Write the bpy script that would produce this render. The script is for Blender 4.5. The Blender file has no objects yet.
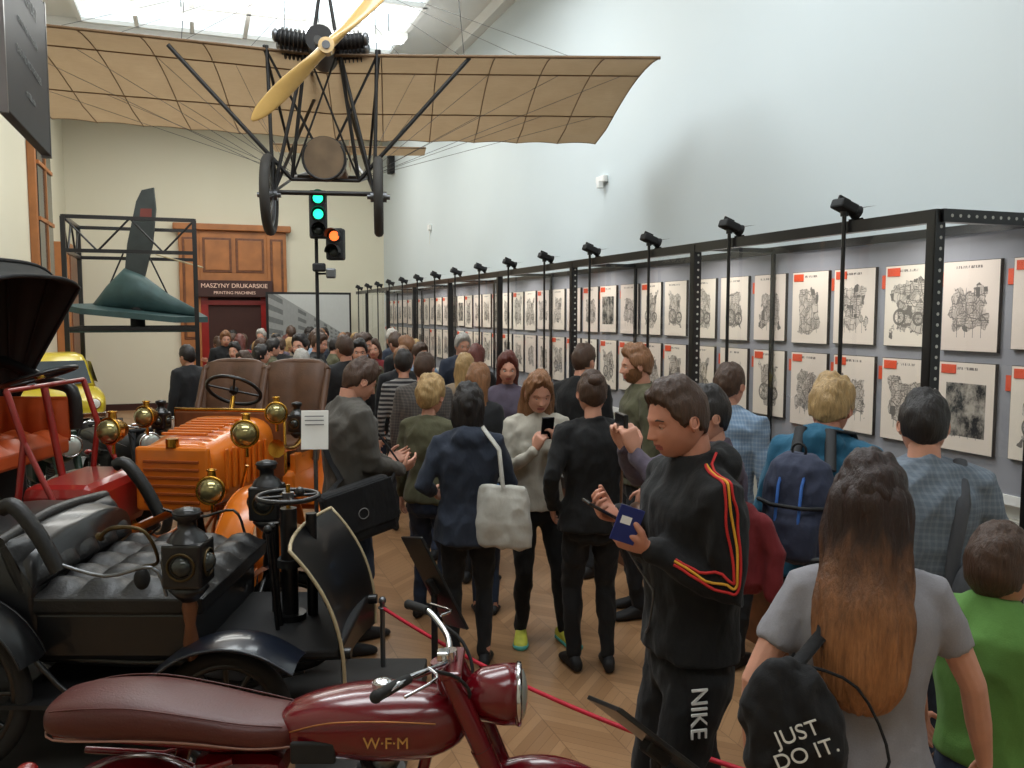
import bpy, bmesh, math, random
from math import sin, cos, pi, radians, sqrt, atan2
from mathutils import Vector as V, Matrix, noise
from mathutils.bvhtree import BVHTree
random.seed(7)
sc=bpy.context.scene
col=sc.collection
sc.view_settings.view_transform='Standard'

# ------------------------------------------------------------------ materials
def lin(c):
    o=[]
    for x in c[:3]:
        x=x/255.0
        o.append(x/12.92 if x<=.04045 else ((x+.055)/1.055)**2.4)
    return o
_m={}
class NT:
    def __init__(s,name):
        s.m=bpy.data.materials.new(name); s.m.use_nodes=True
        s.t=s.m.node_tree; s.b=s.t.nodes['Principled BSDF']; s.out=s.t.nodes['Material Output']
    def n(s,ty,**k):
        nd=s.t.nodes.new(ty)
        for a,b in k.items(): setattr(nd,a,b)
        return nd
    def l(s,a,b): s.t.links.new(a,b)
    def M(s,op,a,b=0.0,c=None):
        nd=s.n('ShaderNodeMath',operation=op)
        for i,x in enumerate((a,b,c)):
            if x is None: continue
            if isinstance(x,(int,float)): nd.inputs[i].default_value=x
            else: s.l(x,nd.inputs[i])
        return nd.outputs[0]
    def mix(s,f,a,b):
        nd=s.n('ShaderNodeMix',data_type='RGBA')
        for i,x in ((0,f),(6,a),(7,b)):
            if isinstance(x,(int,float)): nd.inputs[i].default_value=x
            elif isinstance(x,(tuple,list)): nd.inputs[i].default_value=(*lin(x),1)
            else: s.l(x,nd.inputs[i])
        return nd.outputs[2]
    def noise(s,vec,scale,detail=3,rough=.5):
        nd=s.n('ShaderNodeTexNoise'); nd.inputs['Scale'].default_value=scale
        nd.inputs['Detail'].default_value=detail; nd.inputs['Roughness'].default_value=rough
        if vec is not None: s.l(vec,nd.inputs['Vector'])
        return nd.outputs['Fac']
    def obj(s): return s.n('ShaderNodeTexCoord').outputs['Object']
    def bump(s,h,st,dist=.01):
        nd=s.n('ShaderNodeBump'); nd.inputs['Strength'].default_value=st; nd.inputs['Distance'].default_value=dist
        s.l(h,nd.inputs['Height']); s.l(nd.outputs[0],s.b.inputs['Normal'])
    def map(s,vec,sc_):
        nd=s.n('ShaderNodeMapping'); nd.inputs['Scale'].default_value=sc_; s.l(vec,nd.inputs['Vector']); return nd.outputs[0]
    def sep(s,vec):
        nd=s.n('ShaderNodeSeparateXYZ'); s.l(vec,nd.inputs[0]); return nd.outputs
    def comb(s,x,y,z=0.0):
        nd=s.n('ShaderNodeCombineXYZ')
        for i,q in enumerate((x,y,z)):
            if isinstance(q,(int,float)): nd.inputs[i].default_value=q
            else: s.l(q,nd.inputs[i])
        return nd.outputs[0]
def mat(name,c,r=.6,metal=0,var=.12,vs=6,bump=0,bs=60,emit=0,coat=0,sss=0):
    if name in _m: return _m[name]
    k=NT(name); o=k.obj()
    nz=k.noise(o,vs,4)
    dk=tuple(x*(1-var) for x in c); lt=tuple(min(255,x*(1+var)) for x in c)
    k.l(k.mix(nz,dk,lt),k.b.inputs['Base Color'])
    k.b.inputs['Roughness'].default_value=r; k.b.inputs['Metallic'].default_value=metal
    if coat: k.b.inputs['Coat Weight'].default_value=coat; k.b.inputs['Coat Roughness'].default_value=.08
    if emit:
        k.b.inputs['Emission Color'].default_value=(*lin(c),1); k.b.inputs['Emission Strength'].default_value=emit
    if sss:
        k.b.inputs['Subsurface Weight'].default_value=sss; k.b.inputs['Subsurface Radius'].default_value=(.01,.004,.002); k.b.inputs['Subsurface Scale'].default_value=1
    if bump: k.bump(k.noise(o,bs,3),bump,.004)
    _m[name]=k.m; return k.m
def cloth(name,c,pattern=None,c2=(230,230,230),fs=9,st=.6):
    if name in _m: return _m[name]
    k=NT(name); o=k.obj()
    fold=k.noise(k.map(o,(1,1,.55)),fs,3,.55)
    base=k.mix(k.noise(o,4,3),tuple(x*.82 for x in c),tuple(min(255,x*1.12) for x in c))
    if pattern:
        s=k.sep(o)
        if pattern=='stripe':
            w=k.M('GREATER_THAN',k.M('SINE',k.M('MULTIPLY',s[2],150)),.1)
            base=k.mix(w,base,c2)
        else:
            a=k.M('GREATER_THAN',k.M('SINE',k.M('MULTIPLY',s[2],260)),.35)
            b=k.M('GREATER_THAN',k.M('SINE',k.M('MULTIPLY',k.M('ADD',s[0],s[1]),270)),.35)
            base=k.mix(k.M('MULTIPLY',k.M('ADD',a,b),.33),base,c2)
    weave=k.noise(o,260,2); base=k.mix(k.M('MULTIPLY',weave,.35),base,tuple(x*.6 for x in c))
    k.l(base,k.b.inputs['Base Color'])
    k.b.inputs['Roughness'].default_value=.88
    k.b.inputs['Sheen Weight'].default_value=.05
    k.bump(k.M('ADD',fold,k.M('MULTIPLY',weave,.05)),st,.03)
    _m[name]=k.m; return k.m
def hairm(name,c,c2=None,z0=0,z1=1):
    if name in _m: return _m[name]
    k=NT(name); o=k.obj(); up=min(1.6,225/max(c))
    st=k.noise(k.map(o,(1,1,.12)),110,4,.65)
    a=k.mix(st,tuple(x*.40 for x in c),tuple(x*up for x in c))
    if c2:
        z=k.sep(o)[2]
        f=k.M('ADD',k.M('DIVIDE',k.M('SUBTRACT',z1,z),z1-z0),k.M('MULTIPLY',k.M('SUBTRACT',k.noise(k.map(o,(1,1,.2)),25,3),.5),.9))
        nd=k.n('ShaderNodeClamp'); k.l(f,nd.inputs[0])
        b=k.mix(st,tuple(x*.5 for x in c2),tuple(min(255,x*1.4) for x in c2))
        a=k.mix(nd.outputs[0],a,b)
    k.l(a,k.b.inputs['Base Color']); k.b.inputs['Roughness'].default_value=.45
    k.bump(st,.8,.008)
    _m[name]=k.m; return k.m

skinA=mat('skin_light',(206,150,126),.5,var=.10,vs=14,sss=.08,bump=.15,bs=260)
skinB=mat('skin_rosy',(198,136,112),.5,var=.11,vs=14,sss=.08,bump=.15,bs=260)
lipM=mat('lips',(168,94,86),.4)
eyeW=mat('eye_white',(225,222,215),.2); eyeI=mat('iris',(45,40,38),.15)
black=mat('black_paint',(15,15,17),.35,coat=.25); blackm=mat('black_matte',(20,20,22),.7)
rubber=mat('tyre_rubber',(30,29,28),.85,bump=.2); steel=mat('steel',(120,122,125),.35,.9)
chrome=mat('chrome',(215,215,218),.1,1,var=.03); brass=mat('brass',(190,142,58),.24,1,var=.15,vs=15)
maroon=mat('maroon_enamel',(100,6,18),.22,coat=.7,var=.08); orange=mat('orange_enamel',(214,114,30),.3,coat=.5,var=.06)
redp=mat('red_enamel',(140,30,26),.3,coat=.5); brownL=mat('brown_leather',(88,60,42),.45,var=.25,vs=9,bump=.3,bs=80)
brownS=mat('seat_brown_vinyl',(80,32,27),.42,var=.12,bump=.25,bs=120); orangeL=mat('orange_leather',(178,76,32),.45,var=.15)
blackL=mat('black_leather',(20,19,19),.42,var=.3,bump=.4,bs=60); white=mat('white_paint',(232,232,228),.6,var=.03)
cream=mat('cream_trim',(176,160,128),.5); woodM=mat('varnished_wood',(104,62,36),.45,var=.3,vs=12)
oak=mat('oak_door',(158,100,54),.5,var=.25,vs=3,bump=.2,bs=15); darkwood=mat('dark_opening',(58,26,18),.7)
yellowp=mat('yellow_enamel',(200,176,44),.3,coat=.5,var=.05); tealp=mat('aged_teal_metal',(52,74,74),.5,.2,var=.25)
glassdark=mat('window_dark',(40,48,52),.1,.0); paper=mat('paper',(238,236,230),.7,var=.03)
redrope=mat('red_rope',(190,24,48),.6,bump=.6,bs=200)
concrete=mat('grey_plinth',(58,56,54),.8,var=.15)

# ------------------------------------------------------------------ mesh builder
def fr(d,up=None):
    d=d.normalized(); u=up or (V((0,0,1)) if abs(d.z)<.9 else V((0,1,0)))
    a=u.cross(d).normalized(); b=d.cross(a).normalized(); return a,b
def spl(P,k=4):
    out=[]; n=len(P)
    for i in range(n-1):
        p0=P[max(i-1,0)];p1=P[i];p2=P[i+1];p3=P[min(i+2,n-1)]
        for j in range(k):
            t=j/k
            out.append(tuple(.5*((2*b)+(-a+c)*t+(2*a-5*b+4*c-d)*t*t+(-a+3*b-3*c+d)*t**3) for a,b,c,d in zip(p0,p1,p2,p3)))
    out.append(tuple(P[-1])); return out
def sp(x,p): return math.copysign(abs(x)**p,x)
def ell(c,ax,ay,n=16,p=1.0):
    c=V(c);return [c+ax*sp(cos(2*pi*i/n),p)+ay*sp(sin(2*pi*i/n),p) for i in range(n)]
class MB:
    def __init__(s): s.v=[];s.f=[];s.m=[];s.s=[];s.mats=[];s.T=None
    def mi(s,m):
        if m not in s.mats: s.mats.append(m)
        return s.mats.index(m)
    def add(s,vs,fs,m,smooth=True,T=None):
        o=len(s.v); T=T or s.T
        s.v.extend([(T@V(x)) if T else V(x) for x in vs])
        if isinstance(m,list):
            s.m.extend([s.mi(q) for q in m])
        else:
            i=s.mi(m); s.m.extend([i]*len(fs))
        s.f.extend([tuple(o+j for j in f) for f in fs]); s.s.extend([smooth]*len(fs))
    def loft(s,R,m,smooth=True,cap=True,T=None,closed=False):
        n=len(R[0]); vs=[p for r in R for p in r]; fs=[]
        K=len(R)
        for i in range(K if closed else K-1):
            for j in range(n):
                a=i*n+j;b=i*n+(j+1)%n;c=((i+1)%K)*n+(j+1)%n;d=((i+1)%K)*n+j
                fs.append((a,b,c,d))
        s.add(vs,fs,m,smooth,T)
        if cap and not closed:
            if cap=='w':   # welded caps (closed manifold)
                o=len(s.v)-len(vs)
                s.f.append(tuple(o+j for j in reversed(range(n)))); s.f.append(tuple(o+(K-1)*n+j for j in range(n)))
                s.m.extend([s.m[-1]]*2); s.s.extend([smooth]*2)
            else:
                s.add(R[0],[tuple(reversed(range(n)))],m,False,T); s.add(R[-1],[tuple(range(n))],m,False,T)
    def tube(s,P,r,m,n=8,rnd=False,smooth=True,cap=True,T=None,flat=1.0,up=None):
        P=[V(p) for p in P]; K=len(P)
        if not isinstance(r,(list,tuple)): r=[r]*K
        r=list(r)
        if rnd:
            d0=(P[0]-P[1]).normalized(); d1=(P[-1]-P[-2]).normalized()
            P=[P[0]+d0*r[0]*.9,P[0]+d0*r[0]*.55]+P+[P[-1]+d1*r[-1]*.55,P[-1]+d1*r[-1]*.9]
            r=[r[0]*.35,r[0]*.82]+r+[r[-1]*.82,r[-1]*.35]; K+=4
        R=[];a=None
        for i in range(K):
            t=(P[min(i+1,K-1)]-P[max(i-1,0)])
            if t.length<1e-7: t=V((0,0,1))
            t.normalize()
            if a is None: a,b=fr(t,up)
            else:
                a=(a-t*a.dot(t)).normalized(); b=t.cross(a).normalized()
            R.append(ell(P[i],a*r[i],b*r[i]*flat,n))
        s.loft(R,m,smooth,cap='w' if (rnd or cap=='w') else cap,T=T)
    def cyl(s,p0,p1,r0,m,r1=None,n=16,T=None): s.tube([p0,p1],[r0,r0 if r1 is None else r1],m,n,T=T)
    def rod(s,p0,p1,r,m,n=6,T=None): s.tube([p0,p1],r,m,n,T=T)
    def ball(s,c,r,m,nu=16,nv=10,T=None,rot=None):
        c=V(c); r=V((r,r,r)) if isinstance(r,(int,float)) else V(r); vs=[];fs=[]
        vs.append((0,0,-1))
        for i in range(1,nv):
            th=-pi/2+pi*i/nv
            for j in range(nu): vs.append((cos(th)*cos(2*pi*j/nu),cos(th)*sin(2*pi*j/nu),sin(th)))
        vs.append((0,0,1)); L=len(vs)-1
        for j in range(nu):
            fs.append((0,1+(j+1)%nu,1+j)); fs.append((L,L-nu+j,L-nu+(j+1)%nu))
        for i in range(nv-2):
            for j in range(nu):
                a=1+i*nu+j;b=1+i*nu+(j+1)%nu; fs.append((a,b,b+nu,a+nu))
        q=[]
        for p in vs:
            p=V((p[0]*r.x,p[1]*r.y,p[2]*r.z))
            if rot: p=rot@p
            q.append(c+p)
        s.add(q,fs,m,True,T)
    def box(s,c,size,m,bev=0,rot=None,T=None):
        bm=bmesh.new(); bmesh.ops.create_cube(bm,size=1)
        for v in bm.verts: v.co=V((v.co.x*size[0],v.co.y*size[1],v.co.z*size[2]))
        if bev: bmesh.ops.bevel(bm,geom=bm.edges[:],offset=bev,segments=2,affect='EDGES',profile=.5)
        bm.verts.index_update()
        vs=[(rot@v.co if rot else v.co.copy())+V(c) for v in bm.verts]; fs=[tuple(v.index for v in f.verts) for f in bm.faces]
        bm.free(); s.add(vs,fs,m,False,T)
    def bb(s,x0,x1,y0,y1,z0,z1,m,bev=0): s.box(((x0+x1)/2,(y0+y1)/2,(z0+z1)/2),(abs(x1-x0),abs(y1-y0),abs(z1-z0)),m,bev)
    def torus(s,c,ax,R,r,m,nu=32,nv=8,a0=0,a1=2*pi,T=None,up=None,rr=None):
        ax=V(ax).normalized(); a,b=fr(ax,up); c=V(c); full=abs(a1-a0-2*pi)<1e-4; K=nu if full else nu+1
        rings=[]
        for i in range(K):
            t=a0+(a1-a0)*i/nu; d=a*cos(t)+b*sin(t)
            rings.append(ell(c+d*R,d*(rr or r),ax*r,nv))
        s.loft(rings,m,closed=full,cap=True,T=T)
    def grid(s,P,m,smooth=True,T=None):
        nr=len(P);nc=len(P[0]); vs=[p for r in P for p in r]
        fs=[(i*nc+j,i*nc+j+1,(i+1)*nc+j+1,(i+1)*nc+j) for i in range(nr-1) for j in range(nc-1)]
        s.add(vs,fs,m,smooth,T)
    def mesh(s,name='m'):
        me=bpy.data.meshes.new(name); me.from_pydata([tuple(v) for v in s.v],[],s.f)
        for m in s.mats: me.materials.append(m)
        me.polygons.foreach_set('material_index',s.m); me.polygons.foreach_set('use_smooth',s.s); me.update(); return me
    def obj(s,name,loc=(0,0,0),rz=0,parent=None,scale=1):
        ob=bpy.data.objects.new(name,s.mesh(name)); col.objects.link(ob); ob.location=loc; ob.rotation_euler=(0,0,rz)
        if scale!=1: ob.scale=(scale,)*3
        if parent: ob.parent=parent
        return ob
def remesh(mb,vox,it=4,amp=0,freq=9,seed=0):
    me=mb.mesh('tmp'); ob=bpy.data.objects.new('tmp',me); col.objects.link(ob)
    md=ob.modifiers.new('r','REMESH'); md.mode='VOXEL'; md.voxel_size=vox; md.use_smooth_shade=True
    if it: q=ob.modifiers.new('s','SMOOTH'); q.factor=.5; q.iterations=it
    dg=bpy.context.evaluated_depsgraph_get(); m2=bpy.data.meshes.new_from_object(ob.evaluated_get(dg))
    vs=[]
    for v in m2.vertices:
        c=v.co.copy()
        if amp:
            p=V((c.x*freq+seed,c.y*freq,c.z*freq*.7))
            n1=noise.noise(p); n2=noise.noise(p*2.3+V((5,3,1)))
            c=c+v.normal*amp*((1-abs(n1)*2.6)*.9+.6*n2-.35)
        vs.append(c)
    fs=[tuple(p.vertices) for p in m2.polygons]
    bpy.data.objects.remove(ob); bpy.data.meshes.remove(m2); bpy.data.meshes.remove(me)
    return vs,fs

# ------------------------------------------------------------------ people
def g(x,s): return math.exp(-(x/s)**2)
def sst(a,b,x):
    t=max(0,min(1,(x-a)/(b-a))); return t*t*(3-2*t)
def head_pt(u,ph,feat=True):
    p=2.0 if u>0 else 2.6
    rr=max(0,1-abs(u)**p)**(1/p); t=max(0,-u); c=cos(ph)
    x=.077*rr*sin(ph)*(1-.24*t*t)
    y=.097*rr*c*((1-.08*t*t) if c>0 else (1-.45*t**1.3))+.010*t*t
    z=.118*u
    if feat and c>0:
        ax=abs(x)
        y+=.005*g(z-.020,.012)*g(x,.05)
        y-=.011*g(ax-.032,.015)*g(z-.001,.013)
        if -.05<z<.014:
            h=(.014-z)/.05 if z>-.036 else max(0,1-(-.036-z)/.010)
            y+=.025*min(1,h)*g(x,.0085+.004*min(1,max(0,h)))
        y+=.007*g(ax-.012,.006)*g(z+.037,.006)
        y+=.007*g(x,.02)*(g(z+.0605,.0045)+g(z+.074,.006))
        y-=.003*g(x,.024)*g(z+.067,.0028)
        y+=.005*g(x,.022)*g(z+.100,.012)
        y+=.003*g(ax-.045,.018)*g(z+.03,.02)
    return V((x,y,z))
def interp(T,a):
    for i in range(len(T)-1):
        if T[i][0]<=a<=T[i+1][0]:
            t=(a-T[i][0])/(T[i+1][0]-T[i][0]); t=t*t*(3-2*t); return T[i][1]*(1-t)+T[i+1][1]*t
    return T[-1][1]
HL={'short':[(0,.066),(30,.062),(48,.045),(62,.010),(76,-.018),(88,-.012),(98,.0),(110,-.045),(180,-.075)],
    'long':[(0,.074),(30,.06),(55,.015),(72,-.05),(180,-.09)]}
def head(mb,M,skin,hair,style,th,near,beard=None,lids=False):
    nr,nc=(60,72) if near else (26,30)
    us=[]
    for i in range(1,nr):
        l=-1+2*i/nr; us.append(.55*l+.45*(-cos(pi*i/nr)))
    phs=[]
    for j in range(nc):
        a=-pi+2*pi*j/nc; phs.append(a-.42*sin(a))
    vs=[V((0,.012,-.118))]+[head_pt(u,p) for u in us for p in phs]+[V((0,0,.118))]
    L=len(vs)-1; fs=[];ms=[]
    for i in range(nr-2):
        for j in range(nc):
            a=1+i*nc+j;b=1+i*nc+(j+1)%nc; f=(a,b,b+nc,a+nc); fs.append(f)
            c=(vs[a]+vs[b+nc])/2; m=skin
            if c.y>.05 and abs(c.x)<.023*(1-((c.z+.067)/.02)**2*.4) and -.0775<c.z<-.0575: m=lipM
            elif beard and c.z<-.03-.03*(c.y>.05)*g(c.x,.04)+(.02 if abs(c.x)>.055 else 0) and c.y>-.02 : m=beard
            ms.append(m)
    for j in range(nc):
        fs.append((0,1+(j+1)%nc,1+j)); fs.append((L,L-nc+j,L-nc+(j+1)%nc)); ms+=[beard or skin,skin]
    mb.add(vs,fs,ms,True,M)
    for sx in (-1,1):
        mb.ball((sx*.031,.0735,.001),.0125,eyeW,10,8,T=M)
        mb.ball((sx*.031,.0815,.000),(.006,.0055,.006),eyeI,8,6,T=M)
        if near:
            mb.ball((sx*.031,.0735,.0045 if not lids else .002),(.0145,.0132,.0115),skin,10,8,T=M)
        mb.tube([(sx*.014,.0925,.018),(sx*.032,.0905,.0235),(sx*.05,.078,.018)],[.003,.0035,.002],hair,5,T=M)
        R=Matrix.Rotation(sx*-.35,3,'Z')
        mb.ball((sx*.079,-.006,-.006),(.008,.017,.030),skin,10,8,T=M,rot=R)
        if near: mb.torus((sx*.084,-.008,-.004),(1,-sx*.3,0),.019,.0042,skin,16,6,T=M)
    if style!='bald':
        key='long' if style in('long','hoodlong') else 'short'
        hv=[];hk=[]
        for u in us:
            for p in phs:
                q=head_pt(u,p,False); a=abs(math.degrees(p))
                k=sst(0,.016,q.z-interp(HL[key],a)+ .006*noise.noise(V((p*6,u*2,3)))+.004*noise.noise(V((p*22,u*3,8))))
                n_=1+.35*noise.noise(V((q.x*60,q.y*60,q.z*25)))+.3*noise.noise(V((q.x*25,q.y*25+4,q.z*20)))
                top=.75+.75*sst(-.02,.09,q.z)+.35*sst(.2,1,cos(p))*sst(.04,.09,q.z)
                hv.append(q*(1+(-.06*(1-k)+th/.09*k*n_*top))); hk.append(k)
        hv.append(V((0,0,.118*(1+th/.09*1.3)))); hk.append(1); L=len(hv)-1; hf=[]
        for i in range(nr-2):
            for j in range(nc):
                a=i*nc+j;b=i*nc+(j+1)%nc; f=(a,b,b+nc,a+nc)
                if max(hk[x] for x in f)>.02: hf.append(f)
        for j in range(nc): hf.append((L,L-nc+j,L-nc+(j+1)%nc))
        mb.add(hv,hf,hair,True,M)
        if style=='bun':
            mb.ball((0,-.075,.085),(.045,.042,.038),hair,14,10,T=M)
def locks(mb,M,hair,path,n=40):
    P=spl(path,5); R=[]
    for i,(y,z,w,d) in enumerate(P):
        r=[]
        for j in range(n):
            a=2*pi*j/n; k=1+.05*sin(9*a+z*6)+.03*sin(23*a+z*14)+.12*noise.noise(V((a*3,z*9,w)))
            dz=0 if i<len(P)-6 else .006*noise.noise(V((cos(a)*2,sin(a)*2,2)))
            r.append(V((w*cos(a)*k,y+d*sin(a)*k,z+dz)))
        R.append(r)
    mb.loft(R,hair,cap='w',T=M)
def hand(mb,w,d,n,side,m,curl=.5,s=1.0,seg=8,spread=1,thc=.5):
    d=d.normalized(); n=(n-d*n.dot(d)).normalized(); t=d.cross(n)*side
    R=[]
    for q,wd,th in ((-.02,.024,.019),(.0,.027,.018),(.03,.038,.017),(.06,.042,.015),(.085,.041,.013),(.095,.034,.009)):
        R.append(ell(w+d*q*s,t*wd*s,n*th*s,14,.8))
    mb.loft(R,m,cap='w')
    for off,ln in ((.031,.070),(.011,.078),(-.010,.073),(-.029,.058)):
        p=w+d*.080*s+t*off*s; P=[p]; a=.12*curl; 
        for k,(fr_,ba) in enumerate(((.46,.45),(.3,.75),(.24,.55))):
            a+=ba*curl*1.5
            dd=(d*cos(a)+n*sin(a)+t*off*2.5*spread*(1-curl)).normalized()
            p=p+dd*ln*fr_*s; P.append(p)
        mb.tube(P,[.0095*s,.0088*s,.008*s,.0068*s],m,seg,rnd=True)
    p=w+d*.022*s+t*.026*s; P=[p]
    for k,(ln,dd) in enumerate(((.034,d*.55+t*.75+n*.35),(.030,d*.85+t*.3+n*(.3+thc*.5)),(.025,d*.85-t*.1*thc+n*(.3+thc*.6)))):
        p=p+dd.normalized()*ln*s; P.append(p)
    mb.tube(P,[.014*s,.012*s,.010*s,.008*s],m,seg,rnd=True)
def ik(a,b,L1,L2,pole):
    d=b-a; L=d.length
    if L>(L1+L2)*.992: b=a+d.normalized()*(L1+L2)*.992; d=b-a; L=d.length
    ca=max(-1,min(1,(L1*L1+L*L-L2*L2)/(2*L1*L))); h=L1*sqrt(1-ca*ca); dn=d.normalized()
    pp=(pole-dn*pole.dot(dn)).normalized()
    return a+dn*L1*ca+pp*h,b
WR=[0]
def person(name,x,y,H,yaw,top,bot,skin=skinA,hair=None,hs='short',th=.014,sex='m',hands=(None,None),hd=(None,None),hn=(None,None),curl=(.35,.35),
           lean=0,hyaw=0,hpitch=0,sleeve=1,bulk=1.0,feet=None,near=True,shoe=None,beard=None,hood=False,hem=.87,lockp=None,extra=None,lids=False,place=True,pbulk=1.0,twist=0,sole=None,poles=(None,None)):
    s=H/1.75; mb=MB(); W=sex=='w'; WR[0]+=1
    piv=V((0,0,.95*s)); TB=Matrix.Translation(piv)@Matrix.Rotation(radians(twist),4,'Z')@Matrix.Rotation(-radians(lean),4,'X')@Matrix.Translation(-piv)
    TR=[(hem,.170,.120),(max(.95,hem+.03),.164,.118),(1.05,.154,.110),(1.18,.164,.118),(1.30,.180,.126),(1.39,.182,.120),(1.45,.150,.096),(1.49,.105,.078),(1.520,.066,.064)]
    if W: TR=[(hem,.174,.124),(.95,.162,.117),(1.05,.137,.100),(1.15,.141,.102),(1.27,.157,.112),(1.37,.157,.104),(1.435,.124,.086),(1.475,.078,.066),(1.497,.056,.056)]
    sx=(.163 if W else .187)*s; shz=(1.415 if W else 1.425)*s; ar=.86 if W else 1.0
    tm=MB(); R=[]
    for z,w,d in spl(TR,2):
        k=bulk if z<1.42 else 1+(bulk-1)*.4
        R.append(ell((0,-.01*s,z*s),V((w*s*k,0,0)),V((0,d*s*k,0)),24,.88))
    tm.loft(R,top,cap='w',T=TB)
    if W:
        for q in(-1,1): tm.ball((q*.068*s,.07*s*bulk,1.265*s),(.062*s,.052*s,.062*s),top,14,10,T=TB)
    cz=1.505 if not W else 1.48
    if hood:
        tm.ball((0,-.095*s,cz*s-.03),(.115*s,.055*s,.075*s),top,T=TB); tm.torus((0,-.02*s,cz*s),(0,.35,1),.080*s,.025*s,top,20,8,T=TB)
    else:
        tm.torus((0,-.008*s,cz*s),(0,.25,1),.062*s,.013*s,top,20,8,T=TB)
    J={'s':s,'TB':TB}; sk=MB(); 
    for i,q in enumerate((-1,1)):
        sh=TB@V((q*sx,-.008*s,shz)); inn=TB@V((q*.09*s,-.008*s,shz+.01*s))
        tgt=hands[i]
        tgt=V(tgt) if tgt else V((q*(sx+.075*s*bulk),.04*s,.87*s))
        pole=V(poles[i]) if poles[i] else V((q*.5,-.8,-.4))
        el,wr=ik(sh,tgt,.285*s,.25*s,pole)
        J['sh%d'%q]=sh;J['el%d'%q]=el;J['wr%d'%q]=wr
        mu=(sh+el)/2; mf=(el+wr)/2; b=bulk
        if sleeve>=1:
            tm.tube([inn,sh,mu,el,mf,wr],[.066*s*ar*b,.064*s*ar*b,.056*s*ar*b,.049*s*ar*b,.045*s*ar*b,.035*s*ar*b],top,14,rnd=True)
        else:
            e=sh+(el-sh)*sleeve
            tm.tube([inn,sh,(sh+e)/2,e],[.064*s*ar,.062*s*ar,.060*s*ar,.060*s*ar],top,14,cap='w')
            sk.tube([sh,mu,el,mf,wr,wr+(wr-mf).normalized()*.02],[.048*s*ar,.047*s*ar,.040*s*ar,.039*s*ar,.026*s*ar,.023*s*ar],skin,12,rnd=True)
        dd=V(hd[i]) if hd[i] else (wr-el).normalized()
        nn=V(hn[i]) if hn[i] else V((-q,0.15,0))
        hand(sk,wr+dd.normalized()*.018*s,dd,nn,q,skin,curl[i],min(1,s)*(.92 if W else 1.0),8 if near else 5)
    bm_=MB(); pb=pbulk
    PR=[(1.0,.148,.105),(.93,.158,.114),(.86,.168,.120),(.80,.165,.112),(.765,.12,.08)]
    bm_.loft([ell((0,-.012*s,z*s),V((w*s,0,0)),V((0,d*s,0)),20,.9) for z,w,d in PR],bot,cap='w')
    feet=feet or ((-.10,.02,8),(.10,-.02,-8))
    shoe=shoe or blackm
    for i,q in enumerate((-1,1)):
        fx,fy,fa=feet[i]; hp=V((q*.085*s,-.01*s,.87*s)); an=V((fx*s,fy*s,.095*s))
        kn,an=ik(hp,an,.40*s,.395*s,V((fx*.5,1,0)))
        mt=(hp+kn)/2; cf=kn+(an-kn)*.35+V((0,-.012*s,0)); lo=kn+(an-kn)*.8
        bm_.tube([hp,mt,kn,cf,lo,an],[.088*s*pb,.078*s*pb,.060*s*pb,.058*s*pb,.048*s*pb,.048*s*pb],bot,14,rnd=True)
        A=Matrix.Translation((an.x,an.y,0))@Matrix.Rotation(radians(fa),4,'Z')
        R=[]
        for yy,w,h,zc in ((-.085,.018,.02,.035),(-.075,.030,.036,.042),(-.03,.036,.050,.05),(.02,.038,.050,.048),(.07,.043,.036,.036),(.12,.046,.028,.028),(.155,.040,.022,.022),(.178,.018,.012,.018)):
            r=ell((0,yy*s,zc*s),V((w*s,0,0)),V((0,0,h*s)),14,.85)
            for p_ in r: p_.z=max(p_.z,.004)
            R.append(r)
        mb.loft(R,shoe,cap='w',T=A)
        if sole:
            R=[]
            for yy,w in ((-.09,.022),(-.07,.036),(0,.041),(.08,.049),(.13,.051),(.165,.042),(.185,.02)):
                R.append(ell((0,yy*s,.014),V((w*s,0,0)),V((0,0,.014)),12,.6))
            mb.loft(R,sole,cap='w',T=A)
        mb.tube([(an.x,an.y,.04*s),(an.x,an.y,.13*s)],[.036*s,.034*s],shoe if not W else skin,10)
    vx=.011 if near else .021
    amp=(.009 if near else .006)
    vs,fs=remesh(bm_,vx,3,amp*(.9),11,WR[0]*3.1); mb.add(vs,fs,bot)
    vs,fs=remesh(tm,vx,4 if near else 2,amp*(1 if sleeve>=1 else .6),10,WR[0]*2.3); mb.add(vs,fs,top)
    J['bvh']=BVHTree.FromPolygons([tuple(v) for v in vs],fs)
    if near:
        vs,fs=remesh(sk,.0042,1); mb.add(vs,fs,skin)
    else:
        mb.add(sk.v,sk.f,skin)
    hsz=1.0 if H>1.3 else .93
    if W: hsz*=.97
    np_=V((0,-.012*s,1.46*s)); hc=V((0,.022,H-.118*hsz-.008))
    mb.tube([np_-V((0,0,.03)),np_+V((0,.0,.03)),hc+V((0,-.022,-.06))],[.064*s,.056*s*(.92 if W else 1.05),.052*s*(.9 if W else 1.03)],skin,16,T=TB)
    HM=TB@Matrix.Translation(np_+V((0,.01,.06)))@Matrix.Rotation(radians(hyaw),4,'Z')@Matrix.Rotation(-radians(hpitch),4,'X')@Matrix.Translation(hc-np_-V((0,.01,.06)))@Matrix.Scale(hsz,4)
    head(mb,HM,skin,hair,hs,th,near,beard,lids)
    if lockp: locks(mb,HM,hair,lockp,60 if near else 20)
    J['HM']=HM
    if place:
        ob=mb.obj(name,(x,y,0),radians(yaw))
        if extra: extra(J,(x,y,0),radians(yaw))
        return ob
    return mb.mesh(name)

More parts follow.
